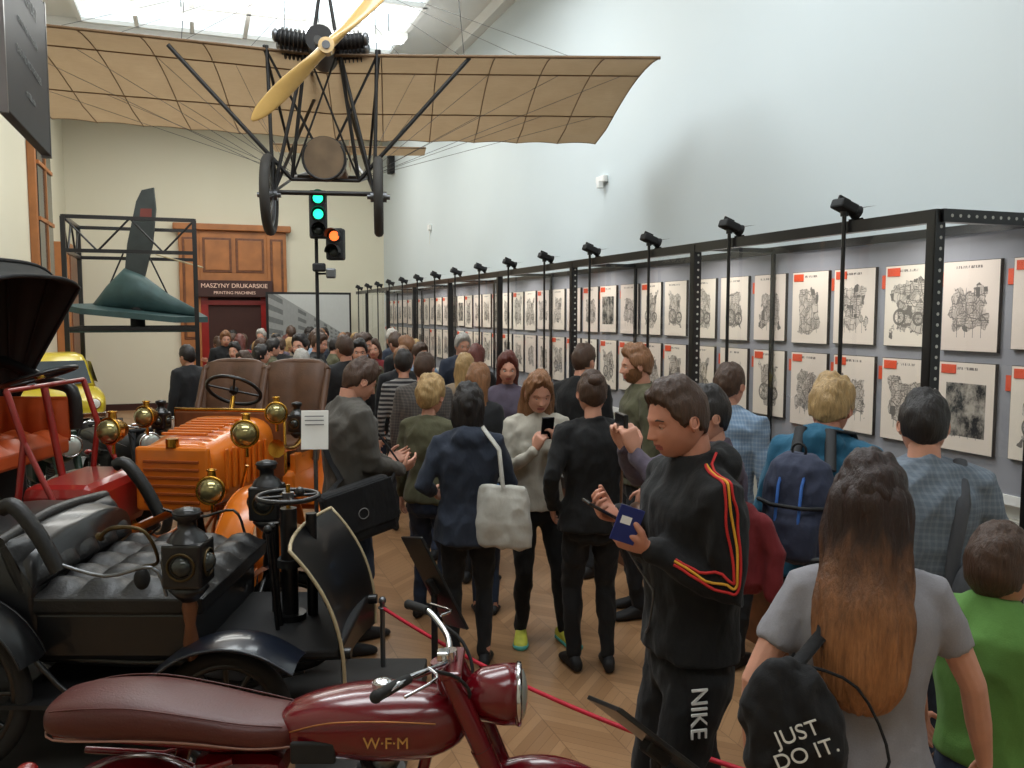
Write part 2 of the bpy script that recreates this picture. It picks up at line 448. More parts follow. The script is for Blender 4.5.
hBrown=hairm('hair_brown',(58,40,29)); hDark=hairm('hair_dark',(26,21,20)); hBlond=hairm('hair_blond',(178,146,98)); hRed=hairm('hair_auburn',(78,34,26))
hLB=hairm('hair_light_brown',(110,76,50)); hGrey=hairm('hair_grey',(150,146,140)); hOmbre=hairm('hair_ombre',(38,22,17),(150,100,62),1.20,1.52)
cBlack=cloth('black_jersey',(13,13,15)); cNavy=cloth('navy_fleece',(40,48,64)); cGrey=cloth('grey_tee',(154,152,158),st=.35)
cOlive=cloth('olive_grey_jacket',(84,80,74)); cDenim=cloth('denim',(42,54,76)); cDark=cloth('charcoal_trousers',(24,25,28)); cCream=cloth('cream_sweater',(194,188,174))
cGreen=cloth('green_tee',(98,146,68),st=.35); cPlaid=cloth('grey_blue_check_shirt',(106,118,132),'plaid',(138,148,158)); cBlue=cloth('teal_blue_jacket',(36,98,128))
cOl2=cloth('olive_coat',(84,82,58)); cLB=cloth('light_blue_shirt',(116,142,170),'plaid',(166,182,198)); cRedj=cloth('red_grey_jacket',(132,40,46)); cStr=cloth('striped_top',(42,42,46),'stripe',(160,158,155))
cSky=cloth('sky_blue_coat',(94,134,172)); cBei=cloth('beige_coat',(146,128,106)); cPlaid2=cloth('dark_check_shirt',(70,66,64),'plaid',(116,108,100)); cMauve=cloth('grey_mauve_top',(96,86,102))
LONG=[(-.02,.10,.055,.055),(-.035,.05,.09,.075),(-.05,-.04,.094,.062),(-.062,-.13,.092,.05),(-.085,-.24,.10,.042),(-.09,-.32,.075,.03),(-.088,-.37,.03,.014)]

def snap(J,pts,off=.004):
    o=[]
    for p in pts:
        q=J['bvh'].find_nearest(V(p))
        o.append(q[0]+q[1]*off if q[0] else V(p))
    return o
def samp(a,b,n): return [V(a).lerp(V(b),i/n) for i in range(n+1)]
def txt(body,size,m,loc,rot,name,parent=None,ext=.001):
    c=bpy.data.curves.new(name,'FONT'); c.body=body; c.size=size; c.extrude=ext; c.align_x='CENTER'; c.align_y='CENTER'
    c.materials.append(m); ob=bpy.data.objects.new(name,c); col.objects.link(ob)
    if parent: ob.parent=parent
    ob.location=loc; ob.rotation_euler=rot; return ob

# --- man in black hoodie
mPhone=mat('phone',(20,20,24),.15); mBook=mat('blue_brochure',(22,36,100),.5); mRS=mat('stripe_red',(196,36,34),.7); mYS=mat('stripe_yellow',(220,160,44),.7)
def ex_hoodie(J,loc,rz):
    s=J['s']; mb=MB(); sh,el,wr=J['sh-1'],J['el-1'],J['wr-1']; out=V((-1,0,.1))
    # smooth centre line of the arm with a rounded elbow, offset to the outside of the sleeve
    wr2=wr-(wr-el)*.12; q=V((-.07*s,0,1.52*s))
    cl=[q+V((0,0,.06)),q.lerp(sh,.6)+V((0,0,.05)),sh+V((0,0,.02)),sh.lerp(el,.35),sh.lerp(el,.7),el.lerp(sh,.08).lerp(wr2,.08),el.lerp(wr2,.35),el.lerp(wr2,.7),wr2]
    cl=[V(p) for p in spl([tuple(p) for p in cl],5)]
    for k,m in ((-1,mRS),(0,mYS),(1,mRS)):
        pts=[]
        for i,p in enumerate(cl):
            t=(cl[min(i+2,len(cl)-1)]-cl[max(i-2,0)]).normalized(); pr=t.cross(out).normalized()
            pts.append(p+out*.10+pr*k*.019)
        P=snap(J,pts,.002); P=[P[0]]+[(P[i-1]+P[i]*2+P[i+1])/4 for i in range(1,len(P)-1)]+[P[-1]]
        mb.tube(P,.0045,m,6)
    P=snap(J,samp((.0,.3,1.43*s),(0,.3,.95*s),12),.002); mb.tube(P,.004,steel,5)
    mb.torus((0,-.012,1.505*s),(0,.3,1),.058*s,.008,mat('tshirt_teal',(90,140,140),.8),24,6)
    tb=mb.obj('hoodie_stripe_trim',loc,rz)
    txt('NIKE',.075,white,(-.206,.05,.84),(radians(90),radians(90),radians(-90)),'trouser_print',tb,.003)
    a,b=J['wr-1'],J['wr1']
    mb=MB(); mb.box(b+V((-.075,.085,.035)),(.072,.14,.010),mPhone,.003,rot=Matrix.Rotation(radians(30),3,'X')); mb.obj('smartphone',loc,rz)
    mb=MB(); R3=Matrix.Rotation(.35,3,'X'); c=a+V((-.005,.09,.085)); mb.box(c,(.006,.08,.11),mBook,.001,rot=R3); mb.box(c+V((-.0035,.005,.015)),(.001,.034,.024),paper,rot=R3)
    mb.obj('brochure',loc,rz)
person('man',1.47,2.34,1.85,82,cBlack,cBlack,skinB,hBrown,'short',.013,hands=((-.12,.165,1.33),(.05,.21,1.40)),hd=((.25,.9,.30),(-.3,.8,.3)),hn=((.7,-.1,.7),(-.6,-.1,.8)),curl=(.75,.75),
       hpitch=12,hyaw=8,hood=True,bulk=1.14,extra=ex_hoodie,lids=True,pbulk=1.12,hem=.91,poles=((-.5,-.9,-.5),(.5,-.7,-1)))
# --- woman grey tee
mBagB=cloth('black_bag_fabric',(17,17,20)); mTote=cloth('white_canvas',(200,197,188)); mBag2=cloth('navy_backpack_fabric',(58,64,86)); mBagG=cloth('grey_bag',(80,82,88))
def ex_tee(J,loc,rz):
    mb=MB(); t=MB()
    R=[]
    for z,w,d in ((.0,.05,.02),(.02,.105,.045),(.10,.125,.06),(.20,.12,.06),(.27,.10,.05),(.31,.06,.035),(.335,.028,.022)):
        R.append(ell((0,0,z),V((w,0,0)),V((0,d,0)),20,.85))
    t.loft(R,mBagB,cap='w'); vs,fs=remesh(t,.010,3,.013,14,4)
    A=Matrix.Translation((-.17,-.20,.90))@Matrix.Rotation(-.18,4,'Y'); mb.add(vs,fs,mBagB,T=A)
    P=snap(J,[(-.16,-.2,1.28),(-.13,-.15,1.38),(-.12,-.05,1.52),(-.12,.08,1.48),(-.13,.15,1.3)],.008); mb.tube([V((-.21,-.2,1.20))]+P,.020,mBagB,8,flat=.4)
    mb.tube(spl([(-.19,-.19,1.22),(-.05,-.17,1.16),(.02,-.2,1.0),(-.05,-.22,.92)],4),.004,mBagB,6)
    ob=mb.obj('drawstring_bag',loc,rz)
    txt('JUST\nDO IT.',.052,white,(-.19,-.270,1.06),(radians(90),radians(-24),0),'bag_print',ob)
LONGW=[(-.02,.10,.055,.055),(-.035,.05,.094,.080),(-.055,-.04,.104,.072),(-.085,-.13,.110,.066),(-.128,-.22,.116,.058),(-.150,-.32,.112,.048),(-.158,-.41,.098,.038),(-.160,-.465,.066,.024),(-.160,-.49,.028,.010)]
person('woman',1.58,1.68,1.675,-30,cGrey,cDenim,skinA,hOmbre,'long',.02,sex='w',sleeve=.62,hands=((-.27,-.02,.88),(.33,.08,.88)),lockp=LONGW,extra=ex_tee,bulk=1.14,hyaw=-14,poles=((-1,-.8,0),(1,-.8,0)))
# --- boy green
def ex_boy(J,loc,rz):
    mb=MB(); s=J['s']; mb.torus((0,-.012*s,.875*s),(0,0,1),.166*s,.016,brownL,32,6,rr=.006)
    mb.obj('leather_belt',loc,rz)
person('boy',2.10,1.74,1.45,-75,cGreen,cDenim,skinB,hBrown,'short',.011,sleeve=.6,hands=((-.25,.10,.78),(.25,.05,.75)),extra=ex_boy,bulk=1.08,hem=.93,hyaw=5)
# --- check-shirt man
def ex_pl(J,loc,rz):
    mb=MB()
    P=snap(J,[(.12,-.3,.98),(.13,-.3,1.2),(.14,-.22,1.38),(.13,-.05,1.6),(.13,.2,1.38),(.13,.3,1.1)],.008); mb.tube(P,.024,mBagG,8,flat=.35)
    mb.ball((.17,-.17,1.05),(.09,.06,.15),mBagG); mb.obj('sling_bag',loc,rz)
person('man',2.52,2.41,1.76,-38,cPlaid,cDenim,skinA,hDark,'short',.014,hands=((-.22,.12,.92),(.18,.25,1.12)),extra=ex_pl,bulk=1.10,hpitch=5)
# --- blond man with backpack
mNeon=mat('backpack_accent',(60,110,190),.6)
def ex_bp(J,loc,rz):
    t=MB(); s=J['s']; R=[]
    for z,w,d in ((0,.10,.05),(.02,.145,.085),(.16,.155,.10),(.32,.15,.095),(.42,.125,.075),(.47,.07,.035)):
        R.append(ell((0,0,z),V((w,0,0)),V((0,d,0)),24,.7))
    t.loft(R,mBag2,cap='w'); R=[]
    for z,w,d in ((0,.09,.03),(.02,.115,.045),(.16,.115,.045),(.2,.08,.02)): R.append(ell((0,-.09,z+.03),V((w,0,0)),V((0,d,0)),20,.7))
    t.loft(R,mBag2,cap='w'); vs,fs=remesh(t,.009,2,.005,14,2)
    mb=MB(); A=Matrix.Translation((0,-.225*s,.99*s)); mb.add(vs,fs,mBag2,T=A)
    for q in(-1,1):
        P=snap(J,[(q*.09,-.2,1.4*s),(q*.10,-.1,1.6*s),(q*.12,.08,1.55*s),(q*.13,.25,1.35*s),(q*.15,.25,1.1*s),(q*.25,0,1.0*s)],.010); mb.tube([V((q*.08,-.24,1.41*s))]+P,.026,blackm,8,flat=.35)
        mb.tube([V((q*.05,-.345,1.07*s)),V((q*.05,-.35,1.20*s)),V((q*.05,-.325,1.33*s)),V((q*.05,-.265,1.43*s))],.007,mNeon,6)
    mb.tube([(-.16,-.28,1.25*s),(-.07,-.355,1.25*s),(.07,-.355,1.25*s),(.16,-.28,1.25*s)],.009,blackm,6)
    mb.torus((0,-.24,1.47*s),(0,1,0),.03,.006,blackm,14,6,0,2*pi)
    mb.obj('backpack',loc,rz)
person('man',2.57,3.02,1.76,-62,cBlue,cDark,skinB,hBlond,'short',.024,hands=((-.2,.25,1.05),(.2,.25,1.05)),extra=ex_bp,bulk=1.18,hpitch=8,hyaw=10,lean=6,hood=True,feet=((-.10,.02,8),(.10,-.02,-8)))
# --- people behind
def ex_cam(J,loc,rz):
    mb=MB(); mb.box((0,.40,1.60),(.13,.02,.07),mPhone,.004); mb.obj('smartphone',loc,rz)
person('man',2.05,3.1,1.74,80,cMauve,cDark,skinA,hDark,'short',.012,hands=((-.08,.36,1.47),(.08,.36,1.47)),hd=((.1,.3,1),(-.1,.3,1)),hn=((1,.3,0),(-1,.3,0)),curl=(.8,.8),bulk=1.05,extra=ex_cam)
t=MB(); R=[]
for z,w,d in ((0,.09,.05),(.06,.13,.07),(.20,.115,.08),(.33,.09,.07),(.38,.05,.04)): R.append(ell((0,0,z),V((w,0,0)),V((0,d,0)),20,.9))
t.loft(R,cRedj,cap='w'); t.tube([(.08,-.05,.31),(.13,-.07,.18),(.12,-.08,.02)],[.045,.045,.036],cRedj,12,rnd=True); t.tube([(-.06,-.05,.31),(-.07,-.09,.16),(-.05,-.10,.0)],[.045,.045,.036],cRedj,12,rnd=True)
vs,fs=remesh(t,.010,2,.006,10,3); mb=MB(); mb.add(vs,fs,cRedj)
mb.obj('red_jacket_over_arm',(2.06,2.90,.90),radians(-20))
person('man',2.85,4.15,1.76,-60,cLB,cDark,skinA,hBrown,'short',.012,bulk=1.05,hands=((-.1,.25,1.15),None))
person('man',2.78,5.05,1.83,75,cOl2,cDark,skinA,hLB,'short',.02,beard=hLB,bulk=1.12,hpitch=4)
def ex_purse(J,loc,rz):
    mb=MB(); mb.tube(snap(J,[(.17,-.1,1.5),(.20,-.15,1.2),(.2,-.15,1.0)],.006),.008,brownL,6); mb.ball((.24,-.08,.9),(.05,.10,.09),brownL); mb.obj('shoulder_bag',loc,rz)
person('woman',2.08,4.33,1.72,-12,cBlack,cBlack,skinA,hBrown,'bun',.014,sex='w',hands=((-.22,.05,.95),(.12,.27,1.18)),bulk=1.18,extra=ex_purse,hem=.84)
mSh=mat('neon_sneaker',(190,195,70),.6,var=.35,vs=12); mSo=mat('teal_sole',(90,180,170),.6)
def ex_ph(J,loc,rz):
    mb=MB(); mb.box((0,.27,1.38),(.075,.012,.14),mPhone,.003,rot=Matrix.Rotation(-.3,3,'X')); mb.obj('smartphone',loc,rz)
person('woman',1.95,4.86,1.70,172,cCream,cBlack,skinA,hLB,'long',.018,sex='w',hands=((-.06,.24,1.28),(.07,.23,1.24)),hd=((.3,.3,1),(-.3,.4,.9)),hn=((.6,-.4,0),(-.6,-.4,.1)),curl=(.7,.7),hpitch=18,lockp=[(-.02,.10,.055,.055),(-.03,.05,.094,.078),(-.035,-.04,.104,.066),(-.03,-.13,.115,.065),(-.03,-.24,.125,.07),(-.03,-.30,.10,.05),(-.03,-.33,.04,.02)],
       shoe=mSh,sole=mSo,extra=ex_ph,feet=((-.17,.08,14),(.10,.0,-14)),lids=True,bulk=1.12)
def ex_tote(J,loc,rz):
    t=MB(); R=[]
    for z,w,d in ((0,.12,.02),(.02,.165,.05),(.15,.17,.065),(.30,.15,.045),(.36,.13,.02)): R.append(ell((0,0,z),V((0,w,0)),V((d,0,0)),20,.75))
    t.loft(R,mTote,cap='w'); vs,fs=remesh(t,.011,3,.008,10,6); mb=MB()
    mb.add(vs,fs,mTote,T=Matrix.Translation((.19,-.17,.74))@Matrix.Rotation(1.2,4,'Z'))
    for dy in(-.05,.04):
        mb.tube([(.19,-.17+dy,1.09),(.17,-.15+dy*.8,1.3)]+snap(J,[(.16,-.10+dy*.4,1.5),(.12,0+dy*.3,1.55)],.006)+[(.14,.09+dy*.4,1.22),(.18,.0+dy*.5,1.09)],.011,mTote,6,flat=.4)
    mb.obj('canvas_tote_bag',loc,rz)
person('woman',1.43,4.62,1.63,-16,cNavy,cDark,skinA,hDark,'long',.022,sex='w',hands=((-.2,.15,1.0),(.15,.25,1.1)),hood=True,bulk=1.24,extra=ex_tote,hem=.80,
       lockp=[(-.02,.10,.055,.055),(-.035,.05,.09,.075),(-.05,-.04,.09,.06),(-.055,-.11,.08,.045),(-.06,-.16,.04,.02)])
person('woman',1.42,5.45,1.62,-40,cOl2,cDenim,skinA,hBlond,'short',.024,sex='w',bulk=1.15)
def ex_mess(J,loc,rz):
    mb=MB(); mb.box((.27,-.06,.92),(.11,.42,.33),mBagB,.03,rot=Matrix.Rotation(.22,3,'X')); mb.box((.332,-.06,.95),(.012,.41,.25),mBagB,.005,rot=Matrix.Rotation(.22,3,'X'))
    mb.torus((.340,-.06,.92),(1,0,0),.03,.003,mat('print_grey',(120,118,116),.7),20,6)
    P=snap(J,[(.2,-.2,1.08),(.08,-.3,1.2),(-.04,-.3,1.33),(-.12,-.2,1.48),(-.12,0,1.6),(-.08,.2,1.4),(.05,.3,1.2),(.2,.2,1.08)],.008)
    mb.tube([V((.26,-.24,1.04))]+P+[V((.27,.12,1.04))],.020,mBagB,8,flat=.3); mb.obj('messenger_bag',loc,rz)
person('man',.84,5.10,1.79,-78,cOlive,cDenim,skinA,hBrown,'short',.018,hands=((-.12,.28,1.12),(.10,.27,1.10)),hd=((.2,1,.3),(-.2,1,.3)),hn=((.8,0,.5),(-.8,0,.5)),bulk=1.22,hpitch=24,extra=ex_mess,feet=((-.09,.10,5),(.10,-.08,-8)))
person('girl',1.80,5.42,1.12,-20,cSky,cDenim,skinA,hBlond,'short',.02,sex='w',bulk=1.2,near=False)
person('man',2.78,5.98,1.81,-60,cBlack,cDark,skinA,hBrown,'short',.014,bulk=1.12,near=False,hands=((-.1,.25,1.2),(.1,.25,1.2)))
person('woman',2.38,6.58,1.73,165,cMauve,cDark,skinA,hRed,'long',.02,sex='w',near=False,bulk=1.05,lockp=LONG,hpitch=10)
person('woman',2.34,7.66,1.66,-20,cBei,cDark,skinA,hBlond,'long',.02,sex='w',near=False,bulk=1.1,lockp=LONG)
person('man',1.74,6.85,1.72,-30,cPlaid2,cDenim,skinA,hBrown,'short',.014,near=False,bulk=1.1)
person('woman',1.80,7.85,1.70,-10,cStr,cDark,skinA,hDark,'short',.018,sex='w',near=False)
person('man',1.35,8.4,1.83,20,cDark,cDark,skinA,hBrown,'short',.014,near=False,bulk=1.12)
person('woman',1.95,6.05,1.66,-35,cDark,cDark,skinA,hLB,'long',.02,sex='w',near=False,bulk=1.1,lockp=LONG)
person('man',-.12,10.6,1.68,40,cDark,cDark,skinA,hDark,'short',.014,near=False,bulk=1.15)
# --- crowd
VAR=[]
specs=[('man',cBlack,hBrown,'short'),('woman',cMauve,hDark,'long'),('man',cOlive,hDark,'short'),('woman',cBei,hBlond,'long'),('man',cNavy,hGrey,'short'),('woman',cBlack,hRed,'long'),('man',cLB,hBrown,'short'),('man',cDark,hLB,'short'),('woman',cRedj,hBrown,'long'),('man',cOl2,hDark,'short')]
for nm,tp,hr,stl in specs:
    w=nm=='woman'
    VAR.append((nm,person(nm,0,0,1.66 if w else 1.77,0,tp,cDark if random.random()<.5 else cDenim,skinA,hr,stl,.018,sex='w' if w else 'm',near=False,bulk=1.12,place=False,lockp=LONG if w else None,
      hands=(None,(.1,.27,1.2)) if random.random()<.5 else (None,None),hpitch=random.uniform(0,15),hyaw=random.uniform(-25,25))))
placed=[(1.35,8.4),(1.8,7.85),(2.34,7.66),(1.38,10.69),(2.78,5.98),(1.74,6.85),(2.38,6.58),(-.12,10.6)]
cnt=0;tries=0
while cnt<56 and tries<9000:
    tries+=1
    yy=random.uniform(8.6,18.0); xx=random.uniform(.35 if yy>10 else .9,2.85)
    if all((xx-a)**2+(yy-b)**2>.58**2 for a,b in placed):
        placed.append((xx,yy)); nm,me=VAR[cnt%len(VAR)]
        ob=bpy.data.objects.new(nm,me); col.objects.link(ob); ob.location=(xx,yy,0); ob.rotation_euler=(0,0,radians(random.choice([-60,-20,0,30,60,150,180,200,-90])+random.uniform(-20,20)))
        k=random.uniform(.93,1.04); ob.scale=(k,k,k); cnt+=1

# ------------------------------------------------------------------ room
def wallmat(name,c,c2):
    k=NT(name); o=k.obj(); k.l(k.mix(k.noise(o,.6,5),c,c2),k.b.inputs['Base Color']); k.b.inputs['Roughness'].default_value=.75
    k.bump(k.noise(o,30,3),.08,.005); return k.m
wR=wallmat('plaster_white',(202,212,215),(214,222,224)); wB=wallmat('plaster_cream',(212,206,184),(220,215,196)); cM=wallmat('ceiling_plaster',(228,229,226),(238,238,235))
k=NT('parquet_herringbone'); o=k.sep(k.obj()); wdt=.26
u=k.M('DIVIDE',k.M('ADD',o[0],20),wdt); strip=k.M('FLOOR',u); f=k.M('FRACT',u); par=k.M('MODULO',strip,2)
tri=k.M('ADD',k.M('MULTIPLY',par,f),k.M('MULTIPLY',k.M('SUBTRACT',1,par),k.M('SUBTRACT',1,f)))
v=k.M('ADD',k.M('DIVIDE',k.M('ADD',o[1],20),.075),k.M('MULTIPLY',tri,wdt/.075)); pl=k.M('FLOOR',v); fv=k.M('FRACT',v)
wn=k.n('ShaderNodeTexWhiteNoise',noise_dimensions='2D'); k.l(k.comb(strip,pl),wn.inputs['Vector'])
grain=k.noise(k.map(k.obj(),(8,8,1)),9,4)
c1=k.mix(wn.outputs['Value'],(150,112,78),(178,138,100)); c1=k.mix(k.M('MULTIPLY',grain,.3),c1,(116,84,56))
gap=k.M('MAXIMUM',k.M('LESS_THAN',fv,.05),k.M('LESS_THAN',f,.02)); c1=k.mix(k.M('MULTIPLY',gap,.5),c1,(70,46,28))
k.l(c1,k.b.inputs['Base Color']); k.b.inputs['Roughness'].default_value=.32; parq=k.m
XL,XR,Y0,YB,ZC=-2.5,4.1,-4,19.8,6.4
def room(name,a,m):
    mb=MB(); mb.bb(*a,m); return mb.obj(name)
room('floor',(XL-.2,XR+.2,Y0-.2,YB+.2,-.1,0),parq)
room('ceiling',(XL-.2,XR+.2,Y0-.2,YB+.2,ZC,ZC+.1),cM)
room('wall_right',(XR,XR+.2,Y0,YB,0,ZC),wR); room('wall_left',(XL-.2,XL,Y0,YB,0,ZC),wB)
room('wall_back',(XL,XR,YB,YB+.2,0,ZC),wB); room('wall_front',(XL,XR,Y0-.2,Y0,0,ZC),wB)
room('baseboard_right',(XR-.03,XR,Y0,YB,0,.14),darkwood); room('baseboard_left',(XL,XL+.03,Y0,YB,0,.14),darkwood); room('baseboard_back',(XL,-.6,YB-.03,YB,0,.14),darkwood)
for i,(a) in enumerate([(XR-.14,XR,Y0,YB,ZC-.18,ZC),(XL,XL+.14,Y0,YB,ZC-.18,ZC),(XL+.14,XR-.14,YB-.14,YB,ZC-.18,ZC)]): room('trim_%d'%(i+1),a,cM)
mb=MB()
for yy in (2.5,6.5,10.5,14.5,18): mb.bb(XL+.15,XR-.15,yy-.15,yy+.15,ZC-.28,ZC-.001,cM)
mb.obj('trim_4')
# frosted skylights between the beams
sky=mat('skylight_glass',(226,238,244),.5,var=.04,emit=1.15); wn_=0
for a,b in ((2.8,6.2),(6.8,10.2),(10.8,14.2),(14.8,17.7)):
    wn_+=1; mb=MB(); mb.bb(-1.5,3.1,a,b,ZC-.03,ZC-.002,sky)
    for q in range(7): x=-1.5+4.6*q/6; mb.bb(x-.03,x+.03,a,b,ZC-.09,ZC-.02,white)
    for q in range(4): y=a+(b-a)*q/3; mb.bb(-1.53,3.13,y-.03,y+.03,ZC-.09,ZC-.02,white)
    mb.obj('window_%d'%(10+wn_))
tubeM=mat('fluorescent_tube',(240,246,255),.4,emit=9)
for yy,wm in ((0,0),(4.5,0),(8.5,0),(12.5,1),(16.5,1)):
    for xx in (-.6,2.2):
        mb=MB(); mb.box((0,0,0),(1.5,.28,.08),white,.01)
        for q in(-.07,.07): mb.cyl((-.7,q,-.055),(.7,q,-.055),.018,tubeM,n=8)
        for q in(-.5,.5): mb.rod((q,0,.03),(q,0,.35),.008,steel)
        ob=mb.obj('ceiling_light',(xx,yy,6.05))
    L=bpy.data.lights.new('ceiling_area','AREA'); L.shape='RECTANGLE'; L.size=4.5; L.size_y=1.6; L.energy=(84 if yy<1 else 138) if not wm else 112
    L.color=(.94,.98,1) if not wm else (1,.96,.86)
    lo=bpy.data.objects.new('ceiling_area_light',L); col.objects.link(lo); lo.location=(.8,yy,5.9)
    if yy>1:
        L=bpy.data.lights.new('added_ceiling_fill','AREA'); L.shape='RECTANGLE'; L.size=4.5; L.size_y=1.2; L.energy=30; L.color=(1,.99,.96)  # added fill facing up to brighten the ceiling, no fixture of its own
        lo=bpy.data.objects.new('added_ceiling_fill',L); col.objects.link(lo); lo.location=(.8,yy,5.92); lo.rotation_euler=(pi,0,0)
# door portal
mb=MB(); cx=.76; zd=3.85; A1=YB-.002
mb.bb(cx-1.12,cx-.70,YB-.14,A1,0,zd,oak,.01); mb.bb(cx+.70,cx+1.12,YB-.14,A1,0,zd,oak,.01); mb.bb(cx-.70,cx+.70,YB-.14,A1,2.75,zd,oak,.01)
mb.bb(cx-1.22,cx+1.22,YB-.24,A1,zd,zd+.14,oak,.02)
for a,b,z0,z1 in ((-1.05,-.77,.3,1.3),(-1.05,-.77,1.5,3.7),(.77,1.05,.3,1.3),(.77,1.05,1.5,3.7),(-.64,-.04,2.95,3.7),(.04,.64,2.95,3.7)):
    mb.bb(cx+a,cx+b,YB-.155,YB-.13,z0,z1,woodM,.012); mb.bb(cx+a+.05,cx+b-.05,YB-.175,YB-.15,z0+.05,z1-.05,oak,.012)
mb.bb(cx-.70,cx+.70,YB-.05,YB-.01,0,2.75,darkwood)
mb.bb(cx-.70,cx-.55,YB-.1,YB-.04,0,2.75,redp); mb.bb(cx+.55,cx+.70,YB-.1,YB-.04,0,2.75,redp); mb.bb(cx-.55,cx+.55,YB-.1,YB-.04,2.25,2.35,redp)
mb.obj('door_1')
mb=MB(); mb.bb(cx-.80,cx+.80,YB-.26,YB-.2,2.42,2.78,mat('sign_brown',(60,30,24),.6),.01); so=mb.obj('hanging_sign')
tr=mat('sign_text',(225,190,170),.6,emit=.15)
txt('MASZYNY DRUKARSKIE',.13,tr,(cx,YB-.262,2.66),(radians(90),0,0),'sign_text_1',so); txt('PRINTING MACHINES',.09,tr,(cx,YB-.262,2.51),(radians(90),0,0),'sign_text_2',so)
for i,(a,b) in enumerate(((15.6,17.2),(9.6,11.2),(3.5,5.1))):
    mb=MB(); mb.bb(XL+.002,XL+.12,a,b,2.6,5.6,oak,.01); mb.bb(XL+.10,XL+.135,a+.12,b-.12,2.75,5.45,glassdark)
    for q in (3.6,4.5): mb.bb(XL+.1,XL+.16,a+.1,b-.1,q-.03,q+.03,oak)
    mb.bb(XL+.1,XL+.16,(a+b)/2-.03,(a+b)/2+.03,2.7,5.5,oak); mb.obj('window_%d'%(i+1))
mb=MB(); mb.bb(XL+.002,XL+.25,17.9,19.4,0,3.4,oak,.02); mb.bb(XL+.24,XL+.27,18.05,19.25,.1,3.2,woodM,.01); mb.obj('door_2')
k=NT('monochrome_street_mural'); o=k.obj(); s_=k.sep(o)
n1=k.noise(k.map(o,(5,1,2.2)),5,6,.7)
dx=k.M('ADD',k.M('SUBTRACT',.9,s_[0]),.12); ratio=k.M('DIVIDE',k.M('ADD',s_[2],.35),dx)
fac=k.M('LESS_THAN',ratio,.62); winx=k.M('GREATER_THAN',k.M('SINE',k.M('DIVIDE',26,dx)),.2); winy=k.M('GREATER_THAN',k.M('SINE',k.M('MULTIPLY',ratio,48)),.1)
win=k.M('MULTIPLY',k.M('MULTIPLY',winx,winy),k.M('MULTIPLY',fac,k.M('GREATER_THAN',ratio,.0)))
tone=k.M('SUBTRACT',k.M('SUBTRACT',k.M('ADD',.82,k.M('MULTIPLY',n1,.15)),k.M('MULTIPLY',fac,k.M('ADD',.25,k.M('MULTIPLY',n1,.35)))),k.M('MULTIPLY',win,.25))
k.l(k.mix(tone,(24,26,28),(196,198,196)),k.b.inputs['Base Color'])
mb=MB(); mb.bb(-.95,.75,-.03,.03,-.75,.75,k.m); mb.bb(-1.0,.8,.03,.05,-.8,.8,blackm); mb.rod((-.9,.05,-.7),(-.9,.05,-1.72),.03,blackm); mb.rod((.7,.05,-.7),(.7,.05,-1.72),.03,blackm); mb.obj('mural_board',(2.35,18.75,1.72))

# ------------------------------------------------------------------ display case
XC,XP=3.2,3.86; Zt=2.52
k=NT('case_glass')
tr_=k.n('ShaderNodeBsdfTransparent'); gl=k.n('ShaderNodeBsdfGlossy'); gl.inputs['Roughness'].default_value=.02; gl.inputs['Color'].default_value=(.9,.95,1,1)
lw=k.n('ShaderNodeLayerWeight'); lw.inputs[0].default_value=.5
fac=k.M('ADD',.04,k.M('MULTIPLY',k.M('POWER',lw.outputs['Facing'],4.0),.30))
mx=k.n('ShaderNodeMixShader'); k.l(fac,mx.inputs[0]); k.l(tr_.outputs[0],mx.inputs[1]); k.l(gl.outputs[0],mx.inputs[2]); k.l(mx.outputs[0],k.out.inputs[0]); glass=k.m
hole=mat('bare_metal_hole',(190,190,185),.5)
mb=MB(); ya,yb=3.02,18.3
mb.bb(XC-.025,XC+.025,ya,yb,Zt-.05,Zt+.01,black); mb.bb(XP-.05,XP-.03,ya,yb,Zt-.05,Zt,black); mb.bb(XC,XP-.03,ya-.02,ya+.03,Zt-.05,Zt+.01,black)
mb.bb(XC-.03,XP-.03,ya,yb,.42,.52,black); mb.bb(XC,XP-.03,ya+.01,yb,0.0,.42,woodM)
y=ya
while y<yb:
    w=.028; mb.bb(XC-w,XC+w,y-.004,y+.004,.5,Zt,black); mb.bb(XC-w,XC-w+.006,y,y+.05,.5,Zt,black)
    if y<9:
        z=.6
        while z<Zt-.05:
            mb.cyl((XC+.004,y-.0055,z),(XC+.004,y-.0035,z),.008,hole,n=8); z+=.05
    mb.bb(XP-.05,XP-.03,y-.015,y+.015,.5,Zt,black); mb.bb(XC,XP-.03,y-.012,y+.012,Zt-.04,Zt-.01,black)
    y+=2.02
z=XC+.05
while z<XP-.04: mb.cyl((z,ya-.0215,Zt-.02),(z,ya-.019,Zt-.02),.008,hole,n=8); z+=.05
y=ya
while y<yb-.5:
    b=min(y+1.98,yb); mb.add([(XC,y+.03,.53),(XC,b,.53),(XC,b,Zt-.05),(XC,y+.03,Zt-.05)],[(0,1,2,3)],glass,False); y+=2.02
mb.add([(XC+.03,ya,.53),(XP-.05,ya,.53),(XP-.05,ya,Zt-.05),(XC+.03,ya,Zt-.05)],[(0,1,2,3)],glass,False)
mb.obj('display_case')
mb=MB(); mb.bb(XP,XP+.05,2.6,18.4,1.12,2.5,mat('mauve_grey_panel',(144,145,151),.8,var=.05)); mb.bb(XP-.01,XP+.06,2.6,18.4,1.08,1.13,white); mb.bb(XP+.05,XR-.002,2.6,18.4,1.0,1.1,white); mb.bb(XP+.0,XR-.01,2.62,18.38,.0,1.0,mat('panel_base_cream',(196,192,180),.7)); mb.obj('exhibition_panel')
k=NT('ink_engravings'); uv=k.n('ShaderNodeUVMap').outputs[0]; s_=k.sep(uv)
